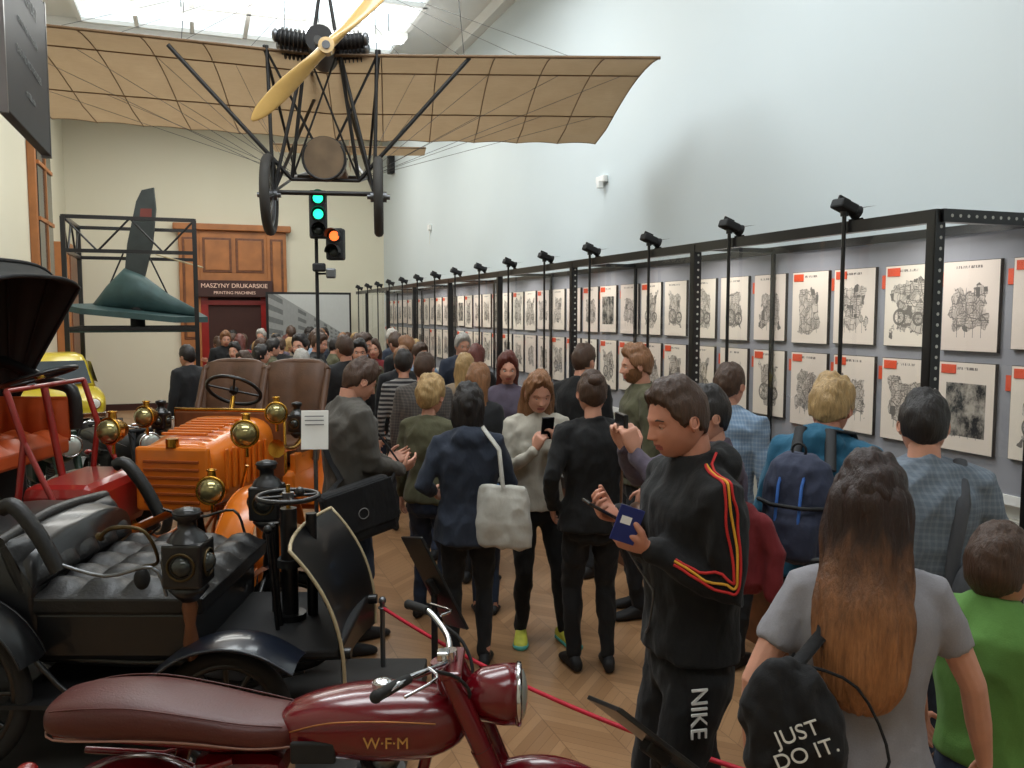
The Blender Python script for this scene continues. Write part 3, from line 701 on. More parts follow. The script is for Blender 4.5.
iu=k.M('FLOOR',s_[0]); iv=k.M('FLOOR',s_[1]); fu=k.M('FRACT',s_[0]); fv=k.M('FRACT',s_[1])
wn=k.n('ShaderNodeTexWhiteNoise',noise_dimensions='2D'); k.l(k.comb(iu,iv),wn.inputs['Vector']); rn=wn.outputs['Value']
wn2=k.n('ShaderNodeTexWhiteNoise',noise_dimensions='2D'); k.l(k.comb(iv,k.M('ADD',iu,.37)),wn2.inputs['Vector']); rn2=wn2.outputs['Value']
vx_=k.M('ADD',fu,k.M('MULTIPLY',iu,3.7)); vy_=k.M('ADD',fv,k.M('MULTIPLY',iv,5.3)); vec=k.comb(vx_,vy_,rn)
du=k.M('ABSOLUTE',k.M('SUBTRACT',fu,.5)); dv=k.M('ABSOLUTE',k.M('SUBTRACT',fv,.47))
rad=k.M('MAXIMUM',k.M('MULTIPLY',du,k.M('ADD',2.0,rn2)),k.M('MULTIPLY',dv,k.M('ADD',2.1,rn)))
sh=k.noise(vec,4,3); m1=k.M('LESS_THAN',k.M('ADD',rad,k.M('MULTIPLY',sh,1.1)),1.26)
wob=k.M('MULTIPLY',k.M('SUBTRACT',k.noise(vec,9,2),.5),.05)
dvec=k.comb(k.M('ADD',vx_,wob),k.M('ADD',vy_,wob),rn)
vo=k.n('ShaderNodeTexVoronoi',feature='F1',distance='CHEBYCHEV'); vo.inputs['Scale'].default_value=5.5; vo.inputs['Randomness'].default_value=.8; k.l(dvec,vo.inputs['Vector'])
cont=k.M('LESS_THAN',k.M('FRACT',k.M('MULTIPLY',vo.outputs['Distance'],7.0)),.22)
ve=k.n('ShaderNodeTexVoronoi',feature='DISTANCE_TO_EDGE'); ve.inputs['Scale'].default_value=8; k.l(dvec,ve.inputs['Vector'])
edg=k.M('LESS_THAN',ve.outputs['Distance'],.04)
hat=k.M('MULTIPLY',k.M('GREATER_THAN',k.M('SINE',k.M('MULTIPLY',k.M('ADD',fu,k.M('MULTIPLY',fv,.7)),230)),.0),k.M('GREATER_THAN',k.noise(vec,7,3),.50))
def wheelmask(cx_,cy_,R_):
    a=k.M('SUBTRACT',fu,cx_); b=k.M('MULTIPLY',k.M('SUBTRACT',fv,cy_),1.3); r=k.M('SQRT',k.M('ADD',k.M('MULTIPLY',a,a),k.M('MULTIPLY',b,b)))
    ring=k.M('LESS_THAN',k.M('ABSOLUTE',k.M('SUBTRACT',r,R_)),.015); ring2=k.M('LESS_THAN',k.M('ABSOLUTE',k.M('SUBTRACT',r,k.M('MULTIPLY',R_,.82))),.006)
    spk=k.M('MULTIPLY',k.M('LESS_THAN',r,R_),k.M('LESS_THAN',k.M('ABSOLUTE',k.M('SINE',k.M('MULTIPLY',k.M('ARCTAN2',b,a),5))),.16)); hub=k.M('LESS_THAN',r,.022)
    return k.M('MAXIMUM',k.M('MAXIMUM',ring,ring2),k.M('MAXIMUM',spk,hub))
w1=wheelmask(k.M('ADD',.30,k.M('MULTIPLY',rn2,.12)),.36,k.M('ADD',.10,k.M('MULTIPLY',rn2,.10))); w2=wheelmask(k.M('SUBTRACT',.74,k.M('MULTIPLY',rn2,.1)),.34,k.M('ADD',.09,k.M('MULTIPLY',rn2,.05)))
wh=k.M('MULTIPLY',k.M('MAXIMUM',w1,w2),k.M('LESS_THAN',rn,.5))
mast=k.M('MULTIPLY',k.M('MULTIPLY',k.M('LESS_THAN',k.M('ABSOLUTE',k.M('SINE',k.M('MULTIPLY',fu,22))),.10),k.M('LESS_THAN',k.M('ADD',k.M('MULTIPLY',du,1.6),k.M('MULTIPLY',k.M('SUBTRACT',fv,.15),.7)),.50)),k.M('MULTIPLY',k.M('GREATER_THAN',rn,.5),k.M('GREATER_THAN',fv,.15)))
ink=k.M('MULTIPLY',m1,k.M('MAXIMUM',k.M('MULTIPLY',edg,.8),k.M('MAXIMUM',k.M('MULTIPLY',cont,.9),k.M('MULTIPLY',hat,.65))))
ink=k.M('MAXIMUM',ink,k.M('MULTIPLY',k.M('MAXIMUM',wh,mast),.9))
soft=k.M('MULTIPLY',m1,k.M('MULTIPLY',k.noise(vec,5,3),.55))
photo=k.M('MULTIPLY',k.M('GREATER_THAN',rn2,.85),k.M('MULTIPLY',k.M('LESS_THAN',du,.36),k.M('LESS_THAN',dv,.30)))
base=k.mix(rn,(228,218,202),(220,206,194)); base=k.mix(soft,base,(90,84,80)); base=k.mix(k.M('MULTIPLY',ink,.85),base,(24,22,22))
blob=k.noise(vec,6,5,.7); nd=k.n('ShaderNodeMapRange'); nd.inputs[1].default_value=.4; nd.inputs[2].default_value=.62; k.l(blob,nd.inputs[0])
ph=k.mix(nd.outputs[0],(12,12,13),(170,162,150)); base=k.mix(photo,base,ph)
tl=k.M('MULTIPLY',k.M('MULTIPLY',k.M('GREATER_THAN',fv,.92),k.M('LESS_THAN',fv,.95)),k.M('MULTIPLY',k.M('LESS_THAN',k.M('ABSOLUTE',k.M('SUBTRACT',fu,.45)),.25),k.M('GREATER_THAN',k.noise(k.map(vec,(1,.2,1)),60,1),.5)))
base=k.mix(k.M('MULTIPLY',tl,.8),base,(60,50,50)); k.l(base,k.b.inputs['Base Color']); k.b.inputs['Roughness'].default_value=.6; ink_m=k.m
redtag=mat('red_tag',(212,78,44),.6); edge=mat('print_edge',(60,54,50),.7)
mb=MB(); uvs=[]; y=2.79; i=0
while y<18.1:
    w=.37; 
    for r,(z0,z1) in enumerate(((1.86,2.33),(1.31,1.79))):
        dw=random.uniform(-.012,.012); a,b=y+.01+dw,y+w-.01+dw; zz0=z0+random.uniform(-.01,.015); 
        x0=XP-.022
        mb.bb(x0+.002,XP-.0005,a-.003,b+.003,zz0-.003,z1+.003,edge)
        mb.add([(x0,b,zz0),(x0,a,zz0),(x0,a,z1),(x0,b,z1)],[(0,1,2,3)],ink_m,False)
        uvs.append((len(mb.f)-1,i,r))
        if random.random()<.8: mb.bb(XP-.006,XP-.0005,b+.010,b+.046,z1-.13,z1-.05,redtag)
        if random.random()<.6: mb.bb(XP-.026,XP-.02,b-.11,b-.015,z1-.06,z1-.012,redtag)
    y+=.425; i+=1
me=mb.mesh('p'); uvl=me.uv_layers.new(name='UVMap')
for fi,i,r in uvs:
    for li,(uu,vv) in zip(me.polygons[fi].loop_indices,((.001,.001),(.999,.001),(.999,.999),(.001,.999))): uvl.data[li].uv=(i+uu,r+vv)
ob=bpy.data.objects.new('engraving_prints',me); col.objects.link(ob)
for i in range(15):
    y=3.59+1.02*i; mb=MB(); q=.74
    mb.rod((0,0,-2.0),(0,0,.05),.011,black,8); mb.cyl((0,0,.035),(0,0,.06),.02,black)
    A=Matrix.Translation((.0,0,.085))@Matrix.Rotation(radians(20),4,'Y')@Matrix.Scale(q,4)
    mb.box((0,0,0),(.15,.13,.07),blackm,.015,T=A); mb.tube([(.07,0,0),(.12,0,0)],[.04,.055],blackm,12,T=A)
    mb.box((-.02,0,.045),(.10,.02,.03),blackm,.005,T=A)
    mb.add([(.12,-.07,.04),(.12,.07,.04),(.19,.09,.075),(.19,-.09,.075)],[(0,1,2,3)],blackm,False,A)
    mb.add([(.12,-.07,-.04),(.12,.07,-.04),(.17,.09,-.09),(.17,-.09,-.09)],[(0,1,2,3)],blackm,False,A)
    lamp=mb.obj('clamp_spotlight',(XC-.045,y,Zt))
    if i<11:
        L=bpy.data.lights.new('spot','SPOT'); L.energy=14; L.spot_size=radians(125); L.spot_blend=.9; L.shadow_soft_size=.05; L.color=(1,.97,.92)
        lo=bpy.data.objects.new('bulb',L); col.objects.link(lo); lo.parent=lamp; lo.location=(.2,0,.03); lo.rotation_euler=V((.5,0,-.75)).to_track_quat('-Z','Y').to_euler()
mb=MB(); mb.box((0,0,0),(.05,.2,.07),white,.01); mb.box((-.03,-.02,-.06),(.06,.06,.08),white,.01); mb.obj('wall_sensor',(XR-.03,8.3,3.48))
mb=MB(); mb.box((0,0,0),(.05,.12,.1),white,.01); mb.rod((0,0,-.05),(0,0,-.3),.006,white); mb.obj('wall_sensor',(XR-.03,15.5,3.65))
mb=MB(); mb.box((0,0,0),(.12,.25,.4),blackm,.02); mb.ball((-.07,0,.05),(.02,.08,.08),steel); mb.obj('wall_speaker',(XR-.07,18.6,5.3))

# ------------------------------------------------------------------ shared vehicle parts
def wheel(mb,c,ax,R,tr,ns,rim,spoke,sr=.006,hub=.05,tyre=None):
    c=V(c);ax=V(ax).normalized(); a,b=fr(ax)
    mb.torus(c,ax,R-tr,tr,tyre or rubber,40,10); mb.torus(c,ax,R-2*tr-.004,tr*.55,rim,40,8)
    mb.cyl(c-ax*.06,c+ax*.06,hub,rim); mb.cyl(c-ax*.085,c+ax*.085,hub*.5,brass if ns<20 else steel,n=10)
    for i in range(ns):
        t=2*pi*i/ns; d=a*cos(t)+b*sin(t); o=ax*(.035 if i%2 else -.035)*(1 if ns>=20 else .3)
        mb.rod(c+d*hub*.8+o,c+d*(R-2*tr),sr,spoke,5)
def guard(mb,c,R,w,a0,a1,m,bul=.03,n=20,ax=(0,1,0)):
    ax=V(ax).normalized(); c=V(c); X=V((ax.y,-ax.x,0)); Z=V((0,0,1)); G=[];
    for i in range(n+1):
        t=a0+(a1-a0)*i/n; d=X*cos(t)+Z*sin(t); row=[]
        for j in range(9):
            q=-1+j/4; row.append(c+d*(R+bul*(1-q*q)) + ax*w*q)
        G.append(row)
    mb.grid(G,m); mb.grid([[p-(p-c).normalized()*.006 for p in r] for r in G],m)
    mb.tube([r[0] for r in G],.006,m,6); mb.tube([r[-1] for r in G],.006,m,6)
def motorcycle(name,loc,rz,paint,seatm,pipe=white,badge=None,scale=1):
    mb=MB()
    for c,hx in (((-.50,0,.31),0),((.80,0,.31),0)): wheel(mb,c,(0,1,0),.31,.042,28,chrome,steel,.0022,.04)
    guard(mb,(-.50,0,.31),.335,.075,radians(15),radians(200),paint,.035); guard(mb,(.80,0,.31),.335,.06,radians(25),radians(150),paint,.03)
    for q in(-1,1):
        mb.tube([(.52,q*.085,.98),(.60,q*.085,.80),(.80,q*.075,.31)],[.03,.034,.024],paint,12); mb.tube([(.62,q*.085,.75),(.80,q*.075,.33)],[.036,.026],paint,12)
        mb.tube([(-.15,q*.11,.72),(-.46,q*.12,.62),(-.72,q*.11,.64)],.012,paint,8); mb.tube([(-.38,q*.12,.68),(-.49,q*.12,.33)],[.028,.028],paint,10); mb.tube([(-.4,q*.12,.60),(-.47,q*.12,.40)],.034,chrome,10)
        mb.tube([(-.05,q*.07,.36),(-.5,q*.09,.31)],.014,paint,8)
    mb.tube([(.50,0,.92),(.42,0,.60),(.35,0,.28),(-.1,0,.25),(-.15,0,.72),(.42,0,.80)],.019,paint,10)
    mb.cyl((.49,0,1.0),(.55,0,.78),.038,paint); mb.box((.525,0,.985),(.07,.22,.03),paint,.01); mb.cyl((.515,0,1.0),(.512,0,1.03),.028,chrome)
    R=[]
    for x,w,h,zc in spl([(-.03,.03,.03,.79),(.0,.075,.062,.79),(.09,.112,.09,.795),(.22,.132,.108,.80),(.36,.135,.112,.80),(.47,.118,.100,.80),(.55,.075,.075,.81),(.575,.03,.035,.815)],3):
        R.append(ell((x,0,zc),V((0,w,0)),V((0,0,h)),28,.82))
    mb.loft(R,paint,cap='w')
    mb.cyl((.30,0,.90),(.30,0,.925),.034,chrome,n=20); mb.ball((.30,0,.925),(.033,.033,.012),chrome)
    for q in(-1,1):
        mb.tube(spl([(.02,q*.085,.80),(.15,q*.130,.85),(.32,q*.140,.86),(.48,q*.113,.84)],4),.0025,badge or steel,6)
        mb.box((.10,q*.115,.75),(.14,.02,.07),rubber,.008)
    R=[]
    for x,w,h,zc in spl([(-.75,.06,.03,.83),(-.73,.11,.05,.835),(-.62,.135,.065,.84),(-.45,.140,.070,.838),(-.28,.135,.060,.82),(-.12,.125,.055,.79),(.0,.10,.05,.78),(.04,.06,.035,.775)],3):
        R.append(ell((x,0,zc),V((0,w,0)),V((0,0,h)),24,.66))
    mb.loft(R,seatm,cap='w')
    for q in(-1,1):
        mb.tube(spl([(-.75,q*.05,.81),(-.70,q*.125,.795),(-.45,q*.143,.80),(-.28,q*.137,.79),(-.1,q*.124,.765),(.02,q*.09,.755)],4),.0035,pipe,6)
        mb.tube(spl([(-.72,q*.10,.872),(-.6,q*.123,.892),(-.45,q*.127,.894),(-.28,q*.122,.868),(-.12,q*.112,.838),(.0,q*.09,.82)],4),.0025,seatm,6)
    mb.tube([(-.72,0,.79),(-.45,0,.79),(-.2,0,.76),(0,0,.75)],[.09,.12,.11,.08],paint,12,flat=.35); 
    mb.box((-.15,0,.58),(.30,.20,.26),paint,.05)
    R=[ell((x,0,z),V((0,r,0)),V((0,0,r)),28) for x,r,z in ((.555,.02,.885),(.575,.055,.885),(.62,.084,.885),(.69,.096,.885),(.735,.096,.885))]
    mb.loft(R,paint,cap='w'); mb.torus((.738,0,.885),(1,0,0),.092,.010,chrome,32,8); mb.ball((.738,0,.885),(.03,.086,.086),mat('headlamp_glass',(205,208,200),.08,.5))
    mb.tube(spl([(.36,-.36,1.05),(.42,-.28,1.06),(.50,-.12,1.03),(.51,0,1.01),(.50,.12,1.03),(.42,.28,1.06),(.36,.36,1.05)],5),.011,chrome,10)
    for q in(-1,1):
        mb.tube([(.42,q*.28,1.06),(.345,q*.37,1.050)],[.015,.0165],rubber,12); mb.ball((.34,q*.375,1.049),.018,rubber)
        mb.tube(spl([(.47,q*.22,1.065),(.50,q*.28,1.06),(.42,q*.38,1.05)],3),.005,chrome,6)
        mb.tube(spl([(.46,q*.2,1.05),(.55,q*.14,1.0),(.58,q*.08,.9),(.45,q*.06,.8)],4),.006,rubber,6)
    mb.box((.50,-.05,1.035),(.04,.05,.03),chrome,.008)
    mb.box((.12,0,.36),(.34,.20,.22),steel,.05); mb.cyl((.10,-.13,.36),(.10,.13,.36),.11,steel,n=24)
    for i in range(9): mb.cyl((.20+.012*i,0,.47+.022*i),(.203+.012*i,0,.48+.022*i),.075,steel,n=20)
    mb.cyl((.19,0,.45),(.32,0,.69),.045,steel)
    mb.tube(spl([(.26,-.07,.56),(.38,-.11,.50),(.36,-.13,.33),(.05,-.14,.24),(-.35,-.14,.26),(-.85,-.14,.30)],4),[.018]*12+[.03]*9,chrome,10)
    mb.ball((-.86,0,.62),(.035,.04,.03),redp); mb.box((-.86,0,.52),(.01,.16,.12),white,.003)
    mb.tube([(-.05,.15,.30),(-.05,.2,.02)],.012,steel); mb.tube([(-.05,-.15,.30),(-.05,-.2,.02)],.012,steel); mb.tube([(.1,-.3,.27),(.1,.3,.27)],.011,rubber)
    return mb.obj(name,loc,rz,scale=scale)
RZ=radians(-20.2)
mc=motorcycle('motorcycle',(.235,2.66,0),RZ,maroon,brownS,pipe=mat('seat_piping',(150,110,95),.5),badge=mat('gold_line',(170,110,60),.4,.6),scale=.975)
gold=mat('gold_badge',(216,176,110),.35,.7)
txt('W·F·M',.05,gold,(.33,-.139,.79),(radians(90),0,0),'tank_badge',mc,.002)
motorcycle('vintage_motorcycle',(-.75,8.95,0),radians(-65),blackm,blackL,blackm)
motorcycle('vintage_motorcycle',(-1.4,9.0,0),radians(-65),mat('green_enamel',(30,52,40),.3),blackL,blackm)
motorcycle('vintage_motorcycle',(-.08,9.25,0),radians(-70),mat('grey_enamel',(70,72,74),.3),brownL,blackm)
motorcycle('vintage_motorcycle',(-2.05,9.1,0),radians(-75),black,blackL,blackm)

def quilt(mb,o,u,v,n,nu,nv,dep,m):
    o,u,v,n=V(o),V(u),V(v),V(n).normalized(); G=[];K=6
    for i in range(nv*K+1):
        row=[]
        for j in range(nu*K+1):
            a=j/(nu*K);b=i/(nv*K)
            h=dep*(.35+.65*(abs(sin(pi*nu*a))**.5)*(abs(sin(pi*nv*b))**.5)); e=min(1,min(a,1-a)*12,min(b,1-b)*12)
            row.append(o+u*a+v*b+n*h*e)
        G.append(row)
    mb.grid(G,m)
def brasslamp(mb,c,d,r=.09,m=brass):
    c=V(c);d=V(d).normalized(); a,b=fr(d)
    R=[ell(c+d*x*r,a*q*r,b*q*r,24) for x,q in ((-1.2,.15),(-1.15,.4),(-1.0,.62),(-.6,.70),(-.5,.85),(-.1,.95),(.2,1.0),(.35,1.08),(.42,1.08))]
    mb.loft(R,m,cap='w'); mb.torus(c+d*r*.42,d,r*1.0,r*.1,m,28,8); mb.ball(c+d*r*.4,r*.92,mat('lamp_lens',(150,140,96),.08,.7))
    mb.cyl(c+V((0,0,r*.7)),c+V((0,0,r*1.45)),r*.35,m,r1=r*.28,n=14); mb.torus(c+V((0,0,r*1.45)),(0,0,1),r*.32,r*.07,m,16,6)
    mb.rod(c-V((0,0,r*.9)),c-V((0,0,r*1.8)),r*.14,m)
dbrass=mat('dark_brass',(84,70,46),.45,.9)
def lantern(mb,c,s=1.0):
    c=V(c)
    mb.box(c,(.15*s,.15*s,.17*s),black,.012); 
    for d in ((1,0,0),(-1,0,0),(0,1,0),(0,-1,0)):
        d=V(d); mb.torus(c+d*.078*s,d,.050*s,.005*s,dbrass,24,8); mb.ball(c+d*.062*s,.042*s,mat('lantern_glass',(60,62,58),.08,.4),12,8)
    mb.tube([c+V((0,0,z*s)) for z in (.085,.11,.13,.16,.17,.20,.21)],[r*s for r in (.075,.06,.035,.035,.05,.05,.015)],black,16)
    mb.tube([c-V((0,0,z*s)) for z in (.085,.10,.13,.15)],[r*s for r in (.06,.075,.05,.03)],black,16)
    mb.torus(c+V((0,0,.19*s)),(0,0,1),.05*s,.004*s,blackm,20,6)
def hwheel(mb,c,ax,R,m=black,hub=brass,ns=4,r=.012):
    c=V(c);ax=V(ax).normalized();a,b=fr(ax); mb.torus(c,ax,R,r,m,36,8)
    for i in range(ns):
        t=2*pi*i/ns+.4; mb.tube([c,c+(a*cos(t)+b*sin(t))*R],r*.6,m,6)
    mb.cyl(c-ax*.015,c+ax*.02,.03,hub,n=14)
def leaf(mb,c,L,y,m):
    for i in range(4):
        k=1-.2*i; mb.tube(spl([(c[0]-L*k/2,y,c[2]+.05-.012*i),(c[0],y,c[2]-.012*i-.0),(c[0]+L*k/2,y,c[2]+.05-.012*i)],5),.008,m,6)

# --- black veteran car (nearest, left)
mb=MB()
for x,R in ((-.78,.40),(.48,.30)):
    for q in(-1,1): wheel(mb,(x,q*.58,R),(0,1,0),R,.035,12,black,black,.014,.055)
    mb.rod((x,-.56,R),(x,.56,R),.022,black); 
    for q in(-1,1): leaf(mb,(x,0,R+.06),.6,q*.38,black)
nf=mat('navy_fender',(18,24,36),.3,coat=.5)
for q in(-1,1):
    mb.tube(spl([(-1.15,q*.38,.55),(-.8,q*.38,.52),(0,q*.38,.46),(.6,q*.38,.48),(1.0,q*.38,.50)],4),.028,black,8)
    guard(mb,(-.78,q*.60,.40),.45,.10,radians(20),radians(165),black,.03)
    mb.grid([[V((x,q*(.50+.24*j/4),z+.02*sin(pi*j/4))) for j in range(5)] for x,z,*_ in spl([(.08,.40,0),(.18,.50,0),(.34,.62,0),(.52,.66,0),(.68,.63,0),(.82,.55,0)],4)],nf)
    mb.tube(spl([(.08,q*.74,.40),(.18,q*.74,.50),(.34,q*.74,.62),(.52,q*.74,.66),(.68,q*.74,.63),(.82,q*.74,.55)],4),.008,nf,6)
    mb.tube(spl([(-.40,q*.60,.62),(-.2,q*.6,.40),(.0,q*.6,.34),(.12,q*.6,.42)],4),.012,black,8)
    mb.rod((.5,q*.6,.64),(.48,q*.4,.5),.012,black)
mb.bb(-.45,.95,-.42,.42,.49,.53,blackm,.01); mb.bb(-.5,.15,-.62,.62,.34,.36,blackm)
R=[]
for x,w,h,zc in spl([(-1.25,.30,.10,.75),(-1.2,.42,.22,.76),(-.9,.48,.28,.80),(-.55,.50,.28,.80),(-.40,.50,.26,.78)],3): R.append(ell((x,0,zc),V((0,w,0)),V((0,0,h)),28,.55))
mb.loft(R,black,cap='w')
mb.bb(-.45,.30,-.48,.48,.50,.74,black,.03)
quilt(mb,(-.42,-.5,.80),(.78,0,0),(0,1.0,0),(0,0,1),4,5,.07,blackL); mb.bb(-.42,.36,-.5,.5,.72,.81,blackL,.02)
quilt(mb,(-.40,-.5,.84),(0,1.0,0),(-.12,0,.22),(1,0,.3),5,2,.06,blackL); mb.box((-.49,0,.93),(.06,1.0,.26),blackL,.02,rot=Matrix.Rotation(-.36,3,'Y'))
mb.tube(spl([(-.55,-.5,1.05),(-.57,0,1.08),(-.55,.5,1.05)],5),.035,blackL,10)
for q in(-1,1):
    mb.tube(spl([(-.50,q*.54,1.22),(-.44,q*.54,1.23),(-.34,q*.54,1.10),(-.26,q*.54,.94)],4),.036,blackL,10)
    mb.tube(spl([(-.28,q*.54,.98),(-.05,q*.55,.92),(.16,q*.55,.96),(.22,q*.55,.83)],4),.008,steel if q<0 else black,8)
mb.cyl((.62,.0,.3),(.62,.0,1.10),.042,black); mb.cyl((.62,.0,.80),(.62,.0,.84),.06,blackm); mb.cyl((.62,.0,.50),(.62,.0,.56),.08,black); mb.cyl((.72,.06,.3),(.72,.06,1.06),.028,black); mb.cyl((.52,.1,.3),(.52,.1,1.0),.022,black)
hwheel(mb,(.62,0,1.16),(0,0,1),.15,black,steel,4,.013); mb.ball((.70,-.08,1.20),.025,black); mb.rod((.62,0,1.1),(.62,0,1.22),.012,brass)
for yy in(-.10,-.16,.12): mb.rod((.60,yy,.5),(.56,yy,1.02),.012,black); mb.ball((.56,yy,1.03),.022,black)
G=[]
for i in range(15):
    t=i/14; row=[]
    for j in range(9):
        yv=-.44+.88*j/8
        row.append(V((.98-.24*t**2.6-.06*(1-(yv/.44)**2),yv,.34+.66*t)))
    G.append(row)
mb.grid(G,black); mb.grid([[p+V((-.012,0,.0)) for p in r] for r in G],blackL)
mb.tube([r[0] for r in G]+list(G[-1])+[r[-1] for r in reversed(G)],.009,cream,8)
for q in(-1,1):
    lantern(mb,(.34,q*.60,1.00),1.15); mb.tube([(.34,q*.6,.86),(.34,q*.6,.80),(.34,q*.6,.72),(.34,q*.6,.64),(.34,q*.56,.5)],[.02,.035,.022,.034,.02],woodM if q<0 else black,12); mb.rod((.34,q*.6,.62),(.34,q*.38,.50),.016,black)
mb.tube(spl([(.1,-.5,.95),(.2,-.58,1.0),(.16,-.62,1.14),(.02,-.60,1.15),(-.06,-.56,1.1)],5),[.008]*6+[.008]*8+[.010]*6+[.022],dbrass,10); mb.ball((.1,-.52,.90),(.035,.035,.05),rubber)
mb.obj('veteran_car',(-.17,4.25,.12),RZ,scale=.93)
# --- red/orange carriage car, far left
mb=MB()
for x in (-.95,.42):
    for q in(-1,1): wheel(mb,(x,q*.52,.38),(0,1,0),.38,.035,12,redp,redp,.014,.055)
    mb.rod((x,-.5,.38),(x,.5,.38),.022,black)
for q in(-1,1):
    mb.tube([(-1.3,q*.35,.55),(.7,q*.35,.55)],.03,redp,8); guard(mb,(-.95,q*.54,.38),.43,.09,radians(10),radians(170),black,.03); guard(mb,(.42,q*.54,.38),.43,.09,radians(10),radians(160),black,.03)
mb.bb(-1.1,.7,-.45,.45,.56,.6,woodM); mb.bb(-1.1,.1,-.48,.48,.6,.98,blackm,.05)
quilt(mb,(-.20,-.5,1.04),(.55,0,0),(0,1.0,0),(0,0,1),3,5,.07,orangeL); mb.bb(-.20,.35,-.5,.5,.95,1.05,orangeL,.02)
quilt(mb,(-.12,-.5,1.1),(0,1.0,0),(-.14,0,.42),(1,0,.3),5,2,.06,orangeL); mb.box((-.23,0,1.28),(.05,1.0,.44),black,.02,rot=Matrix.Rotation(-.32,3,'Y'))
for q in(-1,1):
    mb.box((.08,q*.51,1.17),(.54,.03,.27),orangeL,.012)
    for s2 in (-1,1): quilt(mb,(-.18,q*.51+s2*.016,1.04),(.52,0,-.02),(0,0,.26),(0,s2,0),4,1,.03,orangeL)
    mb.tube(spl([(-.18,q*.52,1.56),(0,q*.53,1.50),(.2,q*.53,1.40),(.36,q*.53,1.34),(.38,q*.53,1.1)],4),.04,blackL,10)
    mb.tube([(.50,q*.4,.6),(.58,q*.4,1.15),(.50,q*.4,1.42)],.018,redp,8); mb.tube([(.58,q*.4,1.15),(.78,q*.4,.7)],.016,redp,8)
mb.tube([(.50,-.4,1.42),(.50,.4,1.42)],.014,redp,8); mb.tube([(.55,.1,.6),(.42,.1,1.42)],.022,redp,8); hwheel(mb,(.40,.1,1.46),(-.3,0,1),.2,black,brass)
mb.bb(.5,.9,-.34,.34,.58,.90,redp,.06)
RB=[];pv=V((-.05,0,1.22))
for ang,ln in ((170,.60),(150,.72),(128,.84),(105,.90),(85,.93),(68,.97),(56,.98)):
    t=radians(ang); d=V((cos(t),0,sin(t))); r=[]
    for j in range(13):
        u_=-1+j/6; hh=ln*(1-.10*abs(u_)**3)
        if j==0: r.append(pv+V((0,-.56,0))+d*.05)
        elif j==12: r.append(pv+V((0,.56,0))+d*.05)
        else: r.append(pv+d*hh+V((0,.56*u_*1.0,0)) if abs(u_)<.9 else pv+d*hh*.85+V((0,.57*u_/abs(u_),0)))
    RB.append(r); mb.tube(r,.013,blackm,6)
k_=mat('folded_hood_cloth',(46,46,44),.85,bump=.3,bs=20)
G=[]
for i in range(len(RB)-1):
    for kx in range(3):
        t=kx/3; sag=1-.035*sin(pi*t); G.append([pv+((a.lerp(b,t))-pv)*sag for a,b in zip(RB[i],RB[i+1])])
G.append(RB[-1]); mb.grid(G,k_)
mb.obj('folding_hood_automobile',(-1.36,5.94,.12),RZ,scale=1.06)
# --- orange veteran car
mb=MB(); mb.T=Matrix.Translation((0,0,.12))
for x in (-.78,.72):
    for q in(-1,1): wheel(mb,(x,q*.50,.40),(0,1,0),.40,.04,12,orange,orange,.016,.06)
    mb.rod((x,-.48,.40),(x,.48,.40),.024,orange)
    for q in(-1,1): leaf(mb,(x,0,.47),.6,q*.32,black)
for q in(-1,1):
    mb.tube([(-1.05,q*.32,.58),(1.0,q*.32,.58)],.032,orange,8); guard(mb,(-.78,q*.52,.40),.46,.11,radians(15),radians(165),orange,.03); guard(mb,(.72,q*.52,.40),.46,.11,radians(20),radians(165),orange,.03)
    mb.tube(spl([(.28,q*.52,.55),(.15,q*.52,.36),(-.2,q*.52,.36),(-.33,q*.52,.55)],4),.02,orange,8)
R=[]
for x,w,h,zc in spl([(.05,.33,.26,.96),(.12,.33,.26,.96),(.45,.29,.23,.94),(.74,.26,.21,.92),(.78,.25,.20,.92)],2): R.append(ell((x,0,zc),V((0,w,0)),V((0,0,h)),28,.5))
mb.loft(R,orange,cap='w'); mb.box((.80,0,.92),(.05,.48,.40),orange,.02)
for i in range(6): mb.box((.828,0,.78+.05*i),(.012,.36,.018),mat('dark_orange_slat',(150,70,16),.5),.003)  # radiator slats in a darker orange
mb.cyl((.80,0,1.12),(.80,0,1.17),.04,brass)
for i in range(7):
    for q in(-1,1): mb.box((.20+.075*i,q*(.335-.01*i),.96),(.03,.02,.26),orange,.008,rot=Matrix.Rotation(q*.12,3,'Z'))
    mb.box((.20+.075*i,0,1.215-.006*i),(.03,.30,.016),orange,.005)
mb.box((.03,0,1.0),(.04,.80,.50),woodM,.012); mb.tube([(.03,-.40,.75),(.03,-.40,1.26),(.03,.40,1.26),(.03,.40,.75)],.016,brass,8)
mb.bb(-1.0,.05,-.46,.46,.58,.84,orange,.04); mb.bb(-.60,.0,-.46,-.42,.8,.95,orange,.01); mb.bb(-.60,.0,.42,.46,.8,.95,orange,.01)
for q in(-1,1):
    cy=q*.25
    mb.box((-.30,cy,.94),(.44,.42,.16),brownL,.05); 
    quilt(mb,(-.50,cy-.23,.98),(0,.46,0),(-.10,0,.58),(1,0,.2),2,1,.05,brownL)
    G=[]
    for i in range(9):
        t=i/8; row=[]
        for j in range(13):
            a=-1+j/6; row.append(V((-.55-.10*t+.26*abs(a)**3*(1-.75*t),cy+.245*a,.86+.70*t*(1-.08*abs(a)**4))))
        G.append(row)
    mb.grid(G,brownL); mb.grid([[p+V((-.03,0,0)) for p in r] for r in G],brownL); mb.tube([p+V((-.015,0,0)) for p in G[-1]],.028,brownL,8)
    mb.tube([r[0]+V((-.015,0,0)) for r in G],.026,brownL,8); mb.tube([r[-1]+V((-.015,0,0)) for r in G],.026,brownL,8)
